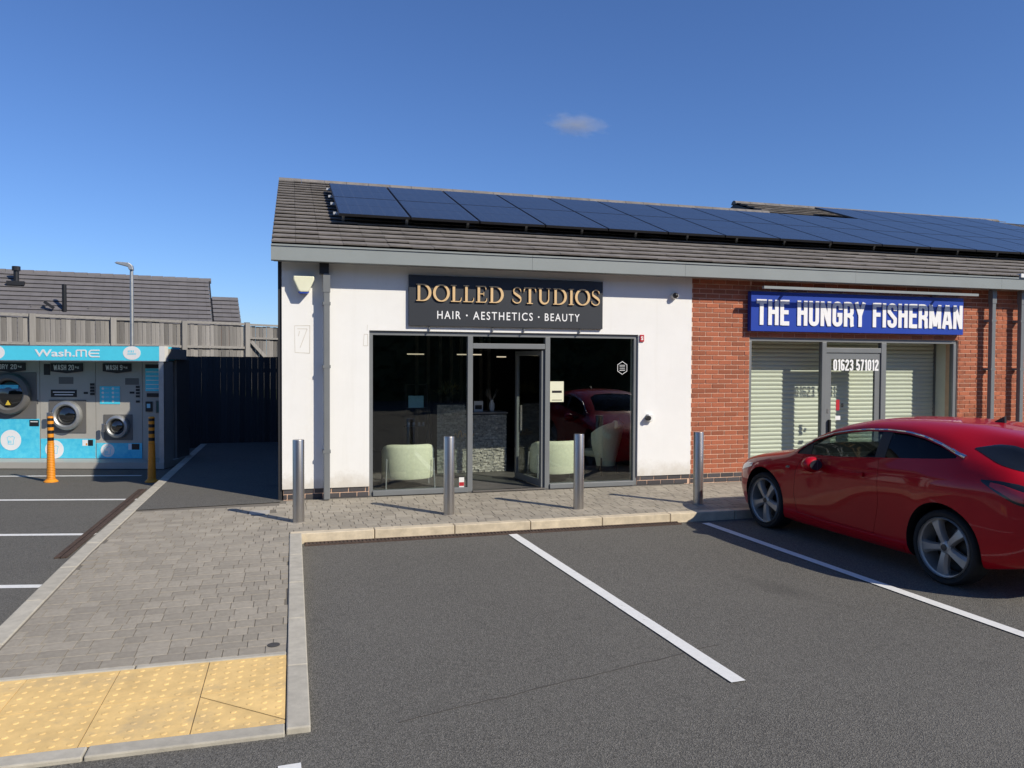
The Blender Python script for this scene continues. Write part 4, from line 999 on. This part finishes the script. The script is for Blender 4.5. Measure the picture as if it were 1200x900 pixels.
# flue and soil pipes on the roof slope
def on(u_, s): return Vector((u_, -s*cp, rz_-s*sp_))
a = on(-6.66, .95); fl = MB().cyl(a, a+Vector((0, 0, .62)), .09, n=12).build('flue_pipe', BLACK, H, smooth=40, local=True); MB().cyl(a+Vector((0, 0, .5)), a+Vector((0, 0, .66)), .14, n=12).build('flue_cowl', BLACK, fl, local=True); MB().box(a.x-.28, a.x+.28, a.y-.25, a.y+.1, a.z-.05, a.z+.10).build('flashing', BLACK, fl, local=True)
a = on(-4.97, 2.75); MB().cyl(a, a+Vector((0, -.05, 1.0)), .075, n=10).build('vent_pipe', BLACK, H, smooth=40, local=True); MB().bar(a+Vector((-.62, -.1, .34)), a+Vector((-.32, -.1, .12)), .09, .10).build('vent_elbow', BLACK, H, local=True)
for u_ in (-5.8, -4.0):
    a = on(u_, 2.5); MB().box(a.x-.22, a.x+.22, a.y-.10, a.y+.10, a.z-.03, a.z+.07).build('roof_vent', HTILE, H, local=True)

# street lamp
lz0 = Vector((0, 0, 0)); dl = 18.6; xc = (155-600)/901*dl
lx, ly = dl*math.sin(YAW)+xc*math.cos(YAW), dl*math.cos(YAW)-xc*math.sin(YAW)
L = empty('street_lamp', (lx, ly, 0), 0, 'slim grey street lamp with flat head rising behind the laundry unit', 'street lamp')
MB().cyl((0, 0, 0), (0, 0, .9), .065, .065, 14).build('base_column', ZINC, L, smooth=40, local=True); MB().cyl((0, 0, .9), (0, 0, 4.22), .05, .04, 14).build('pole', ZINC, L, smooth=40, local=True)
hdm = MB(); hdm.prism([(-.36, 4.36), (-.30, 4.385), (-.05, 4.37), (.03, 4.31), (.045, 4.2), (-.045, 4.2), (-.07, 4.275), (-.34, 4.345)], -.09, .09, lambda p, q, t: (p, t, q)); hdm.build('lamp_head', ZINC, L, bevel=.01, local=True)

# ------------------------------------------------------------------ red hatchback
CARANG = rad(90+2.75); cn = Vector((-math.cos(rad(2.75)), -math.sin(rad(2.75)), 0)); CO = Vector((5.60, 5.53, 0))-cn*.83
CAR = empty('parked_car', CO, CARANG, 'red three door hatchback with five spoke alloy wheels parked facing the shops', 'car')
# station: x, zb, y1, (y2,z2) (y3,z3) (y4,z4) (y5,z5) (y6,z6) (y7,z7) z8
TB = [
 (3.42, .30, .25, .28, .38, .30, .48, .28, .56, .25, .60, .20, .625, .10, .635, .64),
 (3.36, .24, .42, .46, .33, .49, .46, .48, .58, .42, .645, .33, .675, .18, .69, .695),
 (3.22, .19, .57, .63, .29, .67, .45, .665, .61, .61, .705, .47, .75, .24, .775, .78),
 (3.00, .18, .67, .75, .28, .79, .46, .785, .65, .725, .775, .56, .825, .30, .85, .86),
 (2.75, .18, .73, .82, .29, .845, .48, .835, .69, .77, .83, .61, .88, .32, .905, .915),
 (2.45, .18, .75, .85, .29, .865, .50, .855, .73, .785, .88, .65, .93, .34, .96, .97),
 (2.20, .18, .76, .845, .28, .86, .50, .855, .755, .79, .905, .70, .965, .40, 1.01, 1.025),
 (1.95, .17, .76, .84, .28, .855, .50, .855, .77, .79, .925, .715, 1.075, .44, 1.135, 1.155),
 (1.70, .17, .76, .84, .28, .85, .50, .855, .785, .79, .945, .685, 1.195, .42, 1.255, 1.275),
 (1.40, .17, .76, .84, .28, .845, .50, .855, .80, .79, .975, .650, 1.290, .40, 1.355, 1.372),
 (1.00, .17, .76, .84, .28, .845, .50, .86, .82, .79, 1.015, .630, 1.350, .39, 1.418, 1.436),
 (.60, .17, .76, .845, .28, .85, .50, .865, .845, .79, 1.055, .622, 1.362, .385, 1.432, 1.450),
 (.20, .18, .76, .855, .29, .865, .52, .875, .87, .79, 1.095, .615, 1.335, .38, 1.420, 1.440),
 (-.10, .19, .75, .855, .30, .87, .53, .875, .885, .785, 1.115, .605, 1.280, .375, 1.392, 1.415),
 (-.35, .22, .72, .835, .33, .855, .55, .855, .895, .765, 1.105, .60, 1.230, .40, 1.365, 1.395),
 (-.53, .26, .67, .80, .36, .825, .57, .82, .895, .735, 1.07, .59, 1.175, .42, 1.335, 1.375),
 (-.66, .29, .61, .74, .38, .775, .58, .765, .88, .69, 1.02, .56, 1.09, .38, 1.16, 1.18),
 (-.77, .31, .54, .65, .40, .70, .59, .69, .86, .62, .965, .48, .99, .30, 1.0, 1.005),
 (-.84, .34, .44, .54, .42, .60, .58, .58, .82, .52, .90, .40, .925, .25, .935, .94),
]
TB = np.array(TB[::-1]); TX = TB[:, 0]
def pchip(x, y, q):
    h = np.diff(x); d = np.diff(y)/h; m = np.zeros_like(y)
    for i in range(1, len(x)-1):
        if d[i-1]*d[i] > 0:
            w1, w2 = 2*h[i]+h[i-1], h[i]+2*h[i-1]; m[i] = (w1+w2)/(w1/d[i-1]+w2/d[i])
    m[0], m[-1] = d[0], d[-1]
    k = np.clip(np.searchsorted(x, q)-1, 0, len(x)-2); t = (q-x[k])/h[k]
    return ((1+2*t)*(1-t)**2)*y[k]+t*(1-t)**2*h[k]*m[k]+t*t*(3-2*t)*y[k+1]+t*t*(t-1)*h[k]*m[k+1]
def half(x, sub=5, ctrl=None):
    r = ctrl if ctrl is not None else np.array([pchip(TX, TB[:, j], np.array([x]))[0] for j in range(1, 16)])
    zb, y1 = r[0], r[1]
    P = [(0, zb), (y1, zb)]+[(r[2+2*i], r[3+2*i]) for i in range(6)]+[(0, r[14])]
    P = np.array(P); 
    for xw in (0, 2.54): P[2:5, 0] += .016*math.exp(-((x-xw)/.28)**4)
    idx = np.arange(9.); q = np.unique(np.concatenate([np.linspace(i, i+1, sub+1) for i in range(8)]))
    # cumulative-chord centripetal-like smoothing through pchip
    return np.stack([pchip(idx, P[:, 0], q), pchip(idx, P[:, 1], q)], 1)
XS = np.unique(np.round(np.concatenate([np.linspace(-.84, -.5, 10), np.linspace(-.5, 2.9, 52), np.linspace(2.9, 3.42, 14)]), 4))
HALVES = [half(x) for x in XS]
def ysurf(x, z):
    hft = half(x); k = hft[6:]; k = k[k[:, 1].argsort()]
    return float(np.interp(z, k[:, 1], k[:, 0]))
def loft(halves, xs):
    mb = MB(); rings = []
    for x, hft in zip(xs, halves):
        ring = [(x, y, z) for y, z in hft]+[(x, -y, z) for y, z in hft[-2:0:-1]]
        rings.append([mb.b.verts.new(p) for p in ring])
    n = len(rings[0])
    for a, b in zip(rings[:-1], rings[1:]):
        for i in range(n): mb.b.faces.new((a[i], a[(i+1) % n], b[(i+1) % n], b[i]))
    mb.b.faces.new(rings[0][::-1]); mb.b.faces.new(rings[-1]); return mb
def tmp(mb, *mats):
    o = bpy.data.objects.new('tmp', mb.mesh('tmp', *mats)); COL.objects.link(o); return o
def boolean(mesh_obj, cut, op):
    m = mesh_obj.modifiers.new('x', 'BOOLEAN'); m.operation = op; m.solver = 'EXACT'; m.object = cut; m.material_mode = 'TRANSFER'
    dg = bpy.context.evaluated_depsgraph_get(); dg.update()
    me = bpy.data.meshes.new_from_object(mesh_obj.evaluated_get(dg)); mesh_obj.modifiers.clear(); old = mesh_obj.data; mesh_obj.data = me
    return mesh_obj
body = tmp(loft(HALVES, XS), RED_PAINT)
# cavity
cx_ = np.linspace(-.5, 2.08, 26); ch_ = []
for x in cx_:
    r = np.array([pchip(TX, TB[:, j], np.array([x]))[0] for j in range(1, 16)])
    ch_.append(np.array([(0, .42), (.70, .42), (.735, .80), (r[8]-.06, r[9]-.0), (r[10]-.055, r[11]-.03), (r[12]-.02, r[13]-.045), (0, r[14]-.045)]))
cav = tmp(loft(ch_, cx_), SEATF); boolean(body, cav, 'DIFFERENCE')
cut = MB()
for xw in (0, 2.54):
    for sg in (-1, 1): cut.cyl((xw, sg*.52, .355), (xw, sg*1.1, .355), .385, n=44)
cut = tmp(cut, BLACK); boolean(body, cut, 'DIFFERENCE')
DLO_LO = [(2.02, .955), (1.7, .975), (1.312, 1.0), (.9, 1.04), (.372, 1.09), (.10, 1.118), (-.06, 1.14)]
DLO_HI = [(2.02, .985), (1.9, 1.06), (1.747, 1.135), (1.55, 1.205), (1.30, 1.255), (1.062, 1.288), (.80, 1.305), (.55, 1.302), (.35, 1.275), (.15, 1.228), (-.06, 1.16)]
cut = MB(); cut.prism(DLO_LO+DLO_HI[::-1], -1.2, 1.2, lambda p, q, t: (p, t, q)); cut = tmp(cut, BLACK); boolean(body, cut, 'DIFFERENCE')
ws = [(2.13, .0), (2.12, .35), (2.05, .58), (1.55, .51), (1.40, .35), (1.38, 0), (1.40, -.35), (1.55, -.51), (2.05, -.58), (2.12, -.35)]
cut = MB(); cut.prism(ws, .93, 1.6, lambda p, q, t: (p, q, t)); cut = tmp(cut, BLACK); boolean(body, cut, 'DIFFERENCE')
rw = [(-.565, 0), (-.565, .36), (-.59, .42), (-.68, .42), (-.72, .36), (-.725, 0), (-.72, -.36), (-.68, -.42), (-.59, -.42), (-.565, -.36)]
cut = MB(); cut.prism(rw, 1.04, 1.6, lambda p, q, t: (p, q, t)); cut = tmp(cut, BLACK); boolean(body, cut, 'DIFFERENCE')
def part_from(poly, f, a, b, name, shrink):
    c0 = np.array(poly).mean(0); small = [tuple(c0+(np.array(p)-c0)*(1-shrink)) for p in poly]
    piece = bpy.data.objects.new('tmp', body.data.copy()); COL.objects.link(piece)
    cc_ = tmp(MB().prism(small, a, b, f), RED_PAINT); boolean(piece, cc_, 'INTERSECT')
    cb = tmp(MB().prism(poly, a, b, f), BLACK); boolean(body, cb, 'DIFFERENCE')
    me = piece.data; me.name = name; bpy.data.objects.remove(piece)
    me.shade_smooth(); me.set_sharp_from_angle(angle=rad(32))
    return inst(name, me, CAR, local=True)
DP = [(1.93, .30), (1.98, .5), (1.97, .72), (1.90, .952), (.80, 1.04), (.745, .90), (.74, .60), (.80, .30)]
fy = lambda p, q, t: (p, t, q)
doorL = part_from(DP, fy, .60, 1.2, 'door', .007)
doorR = part_from(DP, fy, -1.2, -.60, 'door', .007)
BP = [(2.22, 0), (2.20, .45), (2.10, .66), (2.5, .66), (2.9, .62), (3.15, .5), (3.22, .3), (3.24, 0), (3.22, -.3), (3.15, -.5), (2.9, -.62), (2.5, -.66), (2.10, -.66), (2.20, -.45)]
bonnet = part_from(BP, lambda p, q, t: (p, q, t), .66, 1.4, 'bonnet', .006)
me = body.data; me.shade_smooth(); me.set_sharp_from_angle(angle=rad(32)); me.name = 'body'
for o in [o for o in COL.objects if o.name.startswith('tmp')]: bpy.data.objects.remove(o)
inst('body', me, CAR, local=True)
def patch(lo, hi, nx, nz, off, m, name, par, thick=.006, sides=(1, -1), smooth=60):
    lo = sorted(lo); hi = sorted(hi); xs_ = np.linspace(lo[0][0], lo[-1][0], nx+1); out = []
    for sg in sides:
        mb = MB(); G = []
        for k in (0, 1):
            G.append([[mb.b.verts.new((x, sg*(ysurf(x, z)+off-k*thick), z)) for z in np.linspace(np.interp(x, *zip(*lo)), np.interp(x, *zip(*hi)), nz+1)] for x in xs_])
        for g_ in G:
            for i in range(nx):
                for j in range(nz): mb.b.faces.new((g_[i][j], g_[i+1][j], g_[i+1][j+1], g_[i][j+1]))
        A, C_ = G
        for i in range(nx):
            for j in (0, nz): mb.b.faces.new((A[i][j], A[i+1][j], C_[i+1][j], C_[i][j]))
        for j in range(nz):
            for i in (0, nx): mb.b.faces.new((A[i][j], A[i][j+1], C_[i][j+1], C_[i][j]))
        out.append(mb.build(name, m, par, smooth=smooth, local=True))
    return out
def cutx(pts, a, b):
    p = sorted(pts); X_, Z_ = zip(*p); xs_ = [a]+[x for x in X_ if a < x < b]+[b]; return [(x, float(np.interp(x, X_, Z_))) for x in xs_]
patch(cutx(DLO_LO, .87, 1.80), cutx(DLO_HI, .87, 1.80), 16, 6, -.012, CARGLASS, 'side_window', CAR)
patch(cutx(DLO_LO, -.06, .74), cutx(DLO_HI, -.06, .74), 14, 6, -.012, CARGLASSD, 'quarter_window', CAR)
patch(cutx(DLO_LO, .74, .87), cutx(DLO_HI, .74, .87), 3, 6, -.009, BLACK, 'pillar_trim', CAR)
patch(cutx(DLO_LO, 1.80, 2.02), cutx(DLO_HI, 1.80, 2.02), 5, 4, -.009, BLACK, 'mirror_sail', CAR)
for sg in (1, -1):
    mb = MB(); hi = cutx(DLO_HI, -.13, 2.05); pts = []
    hi = [(x, np.interp(x, *zip(*sorted(DLO_HI)))) for x in np.linspace(-.15, 2.05, 40)]
    hi = [(x, z if x > -.06 else 1.16-.25*(-.06-x)) for x, z in hi]
    P = [Vector((x, sg*(ysurf(x, z+.02)+.003), z+.02)) for x, z in hi]
    for k in range(len(P)-1):
        wd_ = .010 if k > 8 else .010+.010*(8-k)/8
        mb.cyl(P[k], P[k+1], wd_, wd_, 6)
    mb.build('window_trim', CHROME, CAR, smooth=60, local=True)
# windscreen, rear glass
def top_patch(poly_rows, off, m, name):
    mb = MB(); G = []
    for x, w_ in poly_rows:
        hft = half(x); k = hft[20:]; k = k[k[:, 0].argsort()]
        G.append([mb.b.verts.new((x, y, float(np.interp(abs(y), k[:, 0], k[:, 1]))+off)) for y in np.linspace(-w_, w_, 17)])
    for a, b in zip(G[:-1], G[1:]):
        for i in range(16): mb.b.faces.new((a[i], a[i+1], b[i+1], b[i]))
    mb.build(name, m, CAR, smooth=60, local=True)
top_patch([(x, .60-.09*(2.15-x)/.75) for x in np.linspace(2.15, 1.37, 12)], -.012, CARGLASS, 'windscreen')
top_patch([(x, .43) for x in np.linspace(-.56, -.73, 8)], -.010, CARGLASSD, 'rear_window')
sp2 = MB(); 
rows = []
for x, dz, w_ in ((-.34, .010, .50), (-.46, .016, .51), (-.58, .022, .52), (-.62, .0, .52)):
    rows.append([sp2.b.verts.new((x, y, 1.397+dz-.14*max(0, -.34-x)-.11*(y/.55)**2*1.3)) for y in np.linspace(-w_, w_, 15)])
low_ = [[sp2.b.verts.new(v.co-Vector((0, 0, .045 if i > 1 else .03))) for v in r] for i, r in enumerate(rows)]
for Rr in (rows, low_):
    for a, b in zip(Rr[:-1], Rr[1:]):
        for i in range(14): sp2.b.faces.new((a[i], a[i+1], b[i+1], b[i]))
for a, b in ((rows[-1], low_[-1]), (rows[0], low_[0])):
    for i in range(14): sp2.b.faces.new((a[i], a[i+1], b[i+1], b[i]))
sp2.build('spoiler', RED_PAINT, CAR, smooth=40, local=True)
bl = MB(); bl.prism([(-.02, 0), (.10, 0), (.0, .055), (-.015, .06)], -.012, .012, lambda p, q, t: (p+.10, t, q+1.43)); bl.build('roof_fin', BLACK, CAR, local=True)
bx('number_plate_recess', BLACK, CAR, -.862, -.835, -.34, .34, .56, .74, .01, True); bx('number_plate', mat('blank yellow plate', (.62, .42, .04), .5), CAR, -.870, -.862, -.26, .26, .595, .705, .004, True); bx('rear_diffuser', BLACK, CAR, -.855, -.70, -.42, .42, .325, .42, .02, True)
# lamps, handle, flap, reflector
for o_ in patch([(-.76, .80), (-.64, .83), (-.52, .90), (-.37, .985)], [(-.76, .95), (-.64, .99), (-.52, 1.005), (-.37, 1.0)], 12, 4, .005, GLOSSB, 'tail_light', CAR):
    sg_ = 1 if o_.data.vertices[0].co.y > 0 else -1
    patch([(-.73, .835), (-.64, .855), (-.54, .915), (-.45, .955)], [(-.73, .915), (-.64, .945), (-.54, .975), (-.45, .985)], 8, 3, .010, LIGHTRED, 'lens', o_, sides=(sg_,))
patch([(-.62, 1.085), (-.45, 1.13), (-.30, 1.185), (-.16, 1.235)], [(-.62, 1.20), (-.52, 1.265), (-.42, 1.285), (-.30, 1.285), (-.16, 1.245)], 12, 4, .005, GLOSSB, 'rear_quarter_glass', CAR)
patch([(2.78, .72), (3.0, .66), (3.2, .60)], [(2.78, .76), (3.0, .745), (3.2, .68)], 8, 4, .006, LAMPGLASS, 'headlight', CAR)
patch([(.92, .845), (1.10, .835)], [(.92, .885), (1.10, .868)], 5, 2, .028, RED_PAINT, 'door_handle', CAR, thick=.022)
patch([(2.06, .79), (2.12, .785)], [(2.06, .815), (2.12, .81)], 2, 1, .006, CHROME, 'side_repeater', CAR)
patch([(.42, .20), (2.12, .20)], [(.42, .255), (2.12, .255)], 10, 2, .006, RED_PAINT, 'sill_trim', CAR, thick=.02)
for sg in (1, -1):
    mr = MB(); Mm = Matrix.Translation((1.56, sg*.965, .895)) @ Matrix.Rotation(rad(90), 4, 'Y')
    mr.lathe([(.03, -.075), (.082, -.06), (.10, -.02), (.092, .03), (.06, .075), (.02, .092)], 20, Mm @ Matrix.Diagonal((.85, 1.15, 1, 1))); mo = mr.build('door_mirror', RED_PAINT, CAR, smooth=60, local=True)
    MB().bar((1.66, sg*.80, .925), (1.58, sg*.93, .89), .08, .035).build('mirror_arm', BLACK, mo).parent = mo
    mg = MB().lathe([(.0, 0), (.07, 0), (.07, .004)], 18, Matrix.Translation((1.483, sg*.965, .895)) @ Matrix.Rotation(rad(90), 4, 'Y') @ Matrix.Diagonal((.8, 1.1, 1, 1))).build('mirror_glass', PVGLASS, mo, local=True)
# wheels
def wheel_meshes():
    rim = MB(); rim.lathe([(.262, .03), (.270, .012), (.262, .0), (.250, -.004), (.243, -.05), (.235, -.16), (.262, -.18), (.27, -.18), (.27, -.02)], 44, closed=True)
    rim = rim.mesh('wheel', ALLOY, smooth=35)
    ty = MB(); ty.lathe([(.268, .004), (.285, .022), (.312, .026), (.328, .012), (.335, -.012), (.335, -.17), (.325, -.195), (.30, -.205), (.268, -.19)], 44, closed=True); ty = ty.mesh('tyre', TYRE, smooth=35)
    sp = MB()
    for s, (z, wl_, wr_, t) in enumerate(()): pass
    rowsx = [(.03, .030, .034, -.005), (.09, .030, .036, .004), (.16, .036, .046, .006), (.215, .046, .060, .002), (.25, .055, .074, -.006)]
    T_ = []; Bt = []
    for r_, a_, b_, z in rowsx:
        T_.append([sp.b.verts.new((r_, y, z+dz)) for y, dz in ((-a_, -.022), (-a_*.72, 0), (b_*.55, -.003), (b_, -.03))]); Bt.append([sp.b.verts.new((r_, y, z-.06)) for y in (-a_, -a_*.6, b_*.6, b_)])
    for G in (T_, Bt):
        for a, b in zip(G[:-1], G[1:]):
            for i in range(3): sp.b.faces.new((a[i], a[i+1], b[i+1], b[i]))
    for k in range(len(T_)-1):
        for i in (0, 3): sp.b.faces.new((T_[k][i], T_[k+1][i], Bt[k+1][i], Bt[k][i]))
    sp = sp.mesh('spoke', ALLOY, smooth=30)
    hb = MB(); hb.lathe([(.0, -.06), (.062, -.06), (.060, -.012), (.045, .0), (.0, .004)], 24); hb = hb.mesh('hub', ALLOY, smooth=35)
    cp_ = MB(); cp_.lathe([(.0, .002), (.03, .002), (.028, .009), (.0, .011)], 20); cp_ = cp_.mesh('centre_cap', DISC, smooth=35)
    dc = MB(); dc.lathe([(.06, -.11), (.165, -.11), (.165, -.13), (.06, -.13)], 32, closed=True); dc.cyl((0, 0, -.2), (0, 0, -.199), .25, n=24); dc = dc.mesh('brake_disc', DISC, smooth=35)
    return rim, ty, sp, hb, cp_, dc
WM = wheel_meshes()
for i, xw in enumerate((0, 2.54)):
    for sg in (1, -1):
        w_ = inst('wheel', WM[0], CAR, (xw, sg*.815, .335), (rad(-90*sg), 0, 0), local=True)
        w_.rotation_euler = (rad(-90) if sg > 0 else rad(90), 0, 0)
        for nm, k in (('tyre', 1), ('hub', 3), ('centre_cap', 4), ('brake_disc', 5)): inst(nm, WM[k], w_, local=True)
        for j in range(5): inst('spoke', WM[2], w_, rot=(0, 0, rad(72*j+(18 if i else 8))), local=True)
# cabin
for sy in (.36, -.36):
    s_ = MB().box(.70, 1.22, sy-.25, sy+.25, .40, .56).build('seat', SEATF, CAR, bevel=.05, local=True)
    bk_ = MB().box(-.07, .07, sy-.24, sy+.24, 0, .56, Matrix.Translation((.70, 0, .52)) @ Matrix.Rotation(rad(-16), 4, 'Y')).build('backrest', SEATF, s_, bevel=.05, local=True)
    MB().box(-.05, .05, sy-.13, sy+.13, .58, .74, Matrix.Translation((.70, 0, .52)) @ Matrix.Rotation(rad(-16), 4, 'Y')).build('headrest', SEATF, s_, bevel=.04, local=True)
MB().box(-.30, .12, -.6, .6, .42, .62).build('rear_seat', SEATF, CAR, bevel=.05, local=True); MB().box(-.42, -.30, -.58, .58, .5, 1.02).build('rear_backrest', SEATF, CAR, bevel=.05, local=True)
MB().box(1.72, 2.05, -.70, .70, .50, .90).build('dashboard', SEATF, CAR, bevel=.05, local=True)
sw = MB().lathe([(.19+.014*math.cos(a), .014*math.sin(a)) for a in np.linspace(0, 2*PI, 9)[:-1]], 28, Matrix.Translation((1.55, -.36, .90)) @ Matrix.Rotation(rad(-68), 4, 'Y'), closed=True); sw.build('steering_wheel', BLACK, CAR, smooth=60, local=True)
MB().box(1.50, 1.52, -.1, .1, 1.2, 1.26).build('rear_view_mirror', BLACK, CAR, local=True)

# ------------------------------------------------------------------ trees across the road behind the viewer (seen only mirrored in the glass)
def tree(loc, h_, r_, n_, label):   # leafy crown on a forked trunk
    t = empty('tree', loc, 0, label, 'tree', 'trees across the road')
    tk = MB().cyl((0, 0, 0), (0, 0, h_*.55), .16, .08, 10)
    for i in range(6):
        a = 2*PI*i/6; tk.cyl((0, 0, h_*.35+.05*h_*i/6), (r_*.6*math.cos(a), r_*.6*math.sin(a), h_*.65), .06, .02, 6)
    tk.build('trunk', BARK, t, local=True)
    mb = MB()
    cl = [(random.gauss(0, r_*.42), random.gauss(0, r_*.42), h_*.58+random.gauss(0, h_*.19), random.uniform(.6, 1.3)) for _ in range(34)]
    for i in range(n_):
        cx, cy, cz, cr = random.choice(cl); p = Vector((cx+random.gauss(0, .4*cr), cy+random.gauss(0, .4*cr), cz+random.gauss(0, .5*cr)))
        d_ = Vector((random.gauss(0, 1), random.gauss(0, 1), random.gauss(0, 1))).normalized()*.24; s_ = d_.orthogonal().normalized()*.15
        mb.quad(p-d_, p+s_, p+d_, p-s_)
    mb.build('crown', LEAF, t, local=True)
    return t
hg = MB()
for i in range(22000):
    p = Vector((random.uniform(-40, 45), -20+random.gauss(0, .5), random.uniform(0, 1)**.8*8.5)); d_ = Vector((random.gauss(0, 1), random.gauss(0, 1), random.gauss(0, 1))).normalized()*.34; s_ = d_.orthogonal().normalized()*.2
    hg.quad(p-d_, p+s_, p+d_, p-s_)
hg.box(-40, 45, -20.4, -19.8, 0, 6.4)
tag(hg.build('hedge', LEAF), kind='stuff')
TL = [('tall dark leafy tree behind the hedge across the road', 7.5), ('broad leafy tree behind the hedge across the road', 6.2)]
for i in range(7):
    random.seed(50+i); lab, hh = TL[i % 2]; tree((-22+8*i+random.uniform(-1, 1), -23+random.uniform(-1, 1), 0), hh+4.5+random.uniform(-.5, .8), 3.4, 3200, 'leafy tree behind the hedge across the road')

# ------------------------------------------------------------------ small cloud
dc_ = (r2*((675-600)/901)+u2*(-(146-450)/901)+fw); cp0 = Vector((0, 0, CH))+dc_*900
m, n, l, p = nt('cloud'); n.remove(p); v = n.new('ShaderNodeVolumePrincipled'); tc = n.new('ShaderNodeTexCoord')
nz = n.new('ShaderNodeTexNoise'); nz.inputs['Scale'].default_value = 2.2; nz.inputs['Detail'].default_value = 5; nz.inputs['Roughness'].default_value = .65; l.new(tc.outputs['Object'], nz.inputs[0])
gr = n.new('ShaderNodeVectorMath'); gr.operation = 'LENGTH'; l.new(tc.outputs['Object'], gr.inputs[0])
sb_ = n.new('ShaderNodeMath'); sb_.operation = 'MULTIPLY_ADD'; l.new(gr.outputs['Value'], sb_.inputs[0]); sb_.inputs[1].default_value = -.62; l.new(nz.outputs[0], sb_.inputs[2])
mr_ = n.new('ShaderNodeMapRange'); l.new(sb_.outputs[0], mr_.inputs[0]); mr_.inputs[1].default_value = .02; mr_.inputs[2].default_value = .45; mr_.inputs[3].default_value = 0; mr_.inputs[4].default_value = .042
l.new(mr_.outputs[0], v.inputs['Density']); v.inputs['Color'].default_value = (.95, .95, .97, 1); v.inputs['Anisotropy'].default_value = .2
l.new(v.outputs[0], n['Material Output'].inputs['Volume'])
cl_ = MB(); bmesh.ops.create_icosphere(cl_.b, subdivisions=3, radius=1.0); cl_ = cl_.build('cloud', m); cl_.location = cp0; cl_.scale = (46, 30, 15); cl_.rotation_euler = (0, rad(6), -YAW)
tag(cl_, 'small wispy white cloud alone in the blue sky above the roof', 'cloud', kind='stuff')
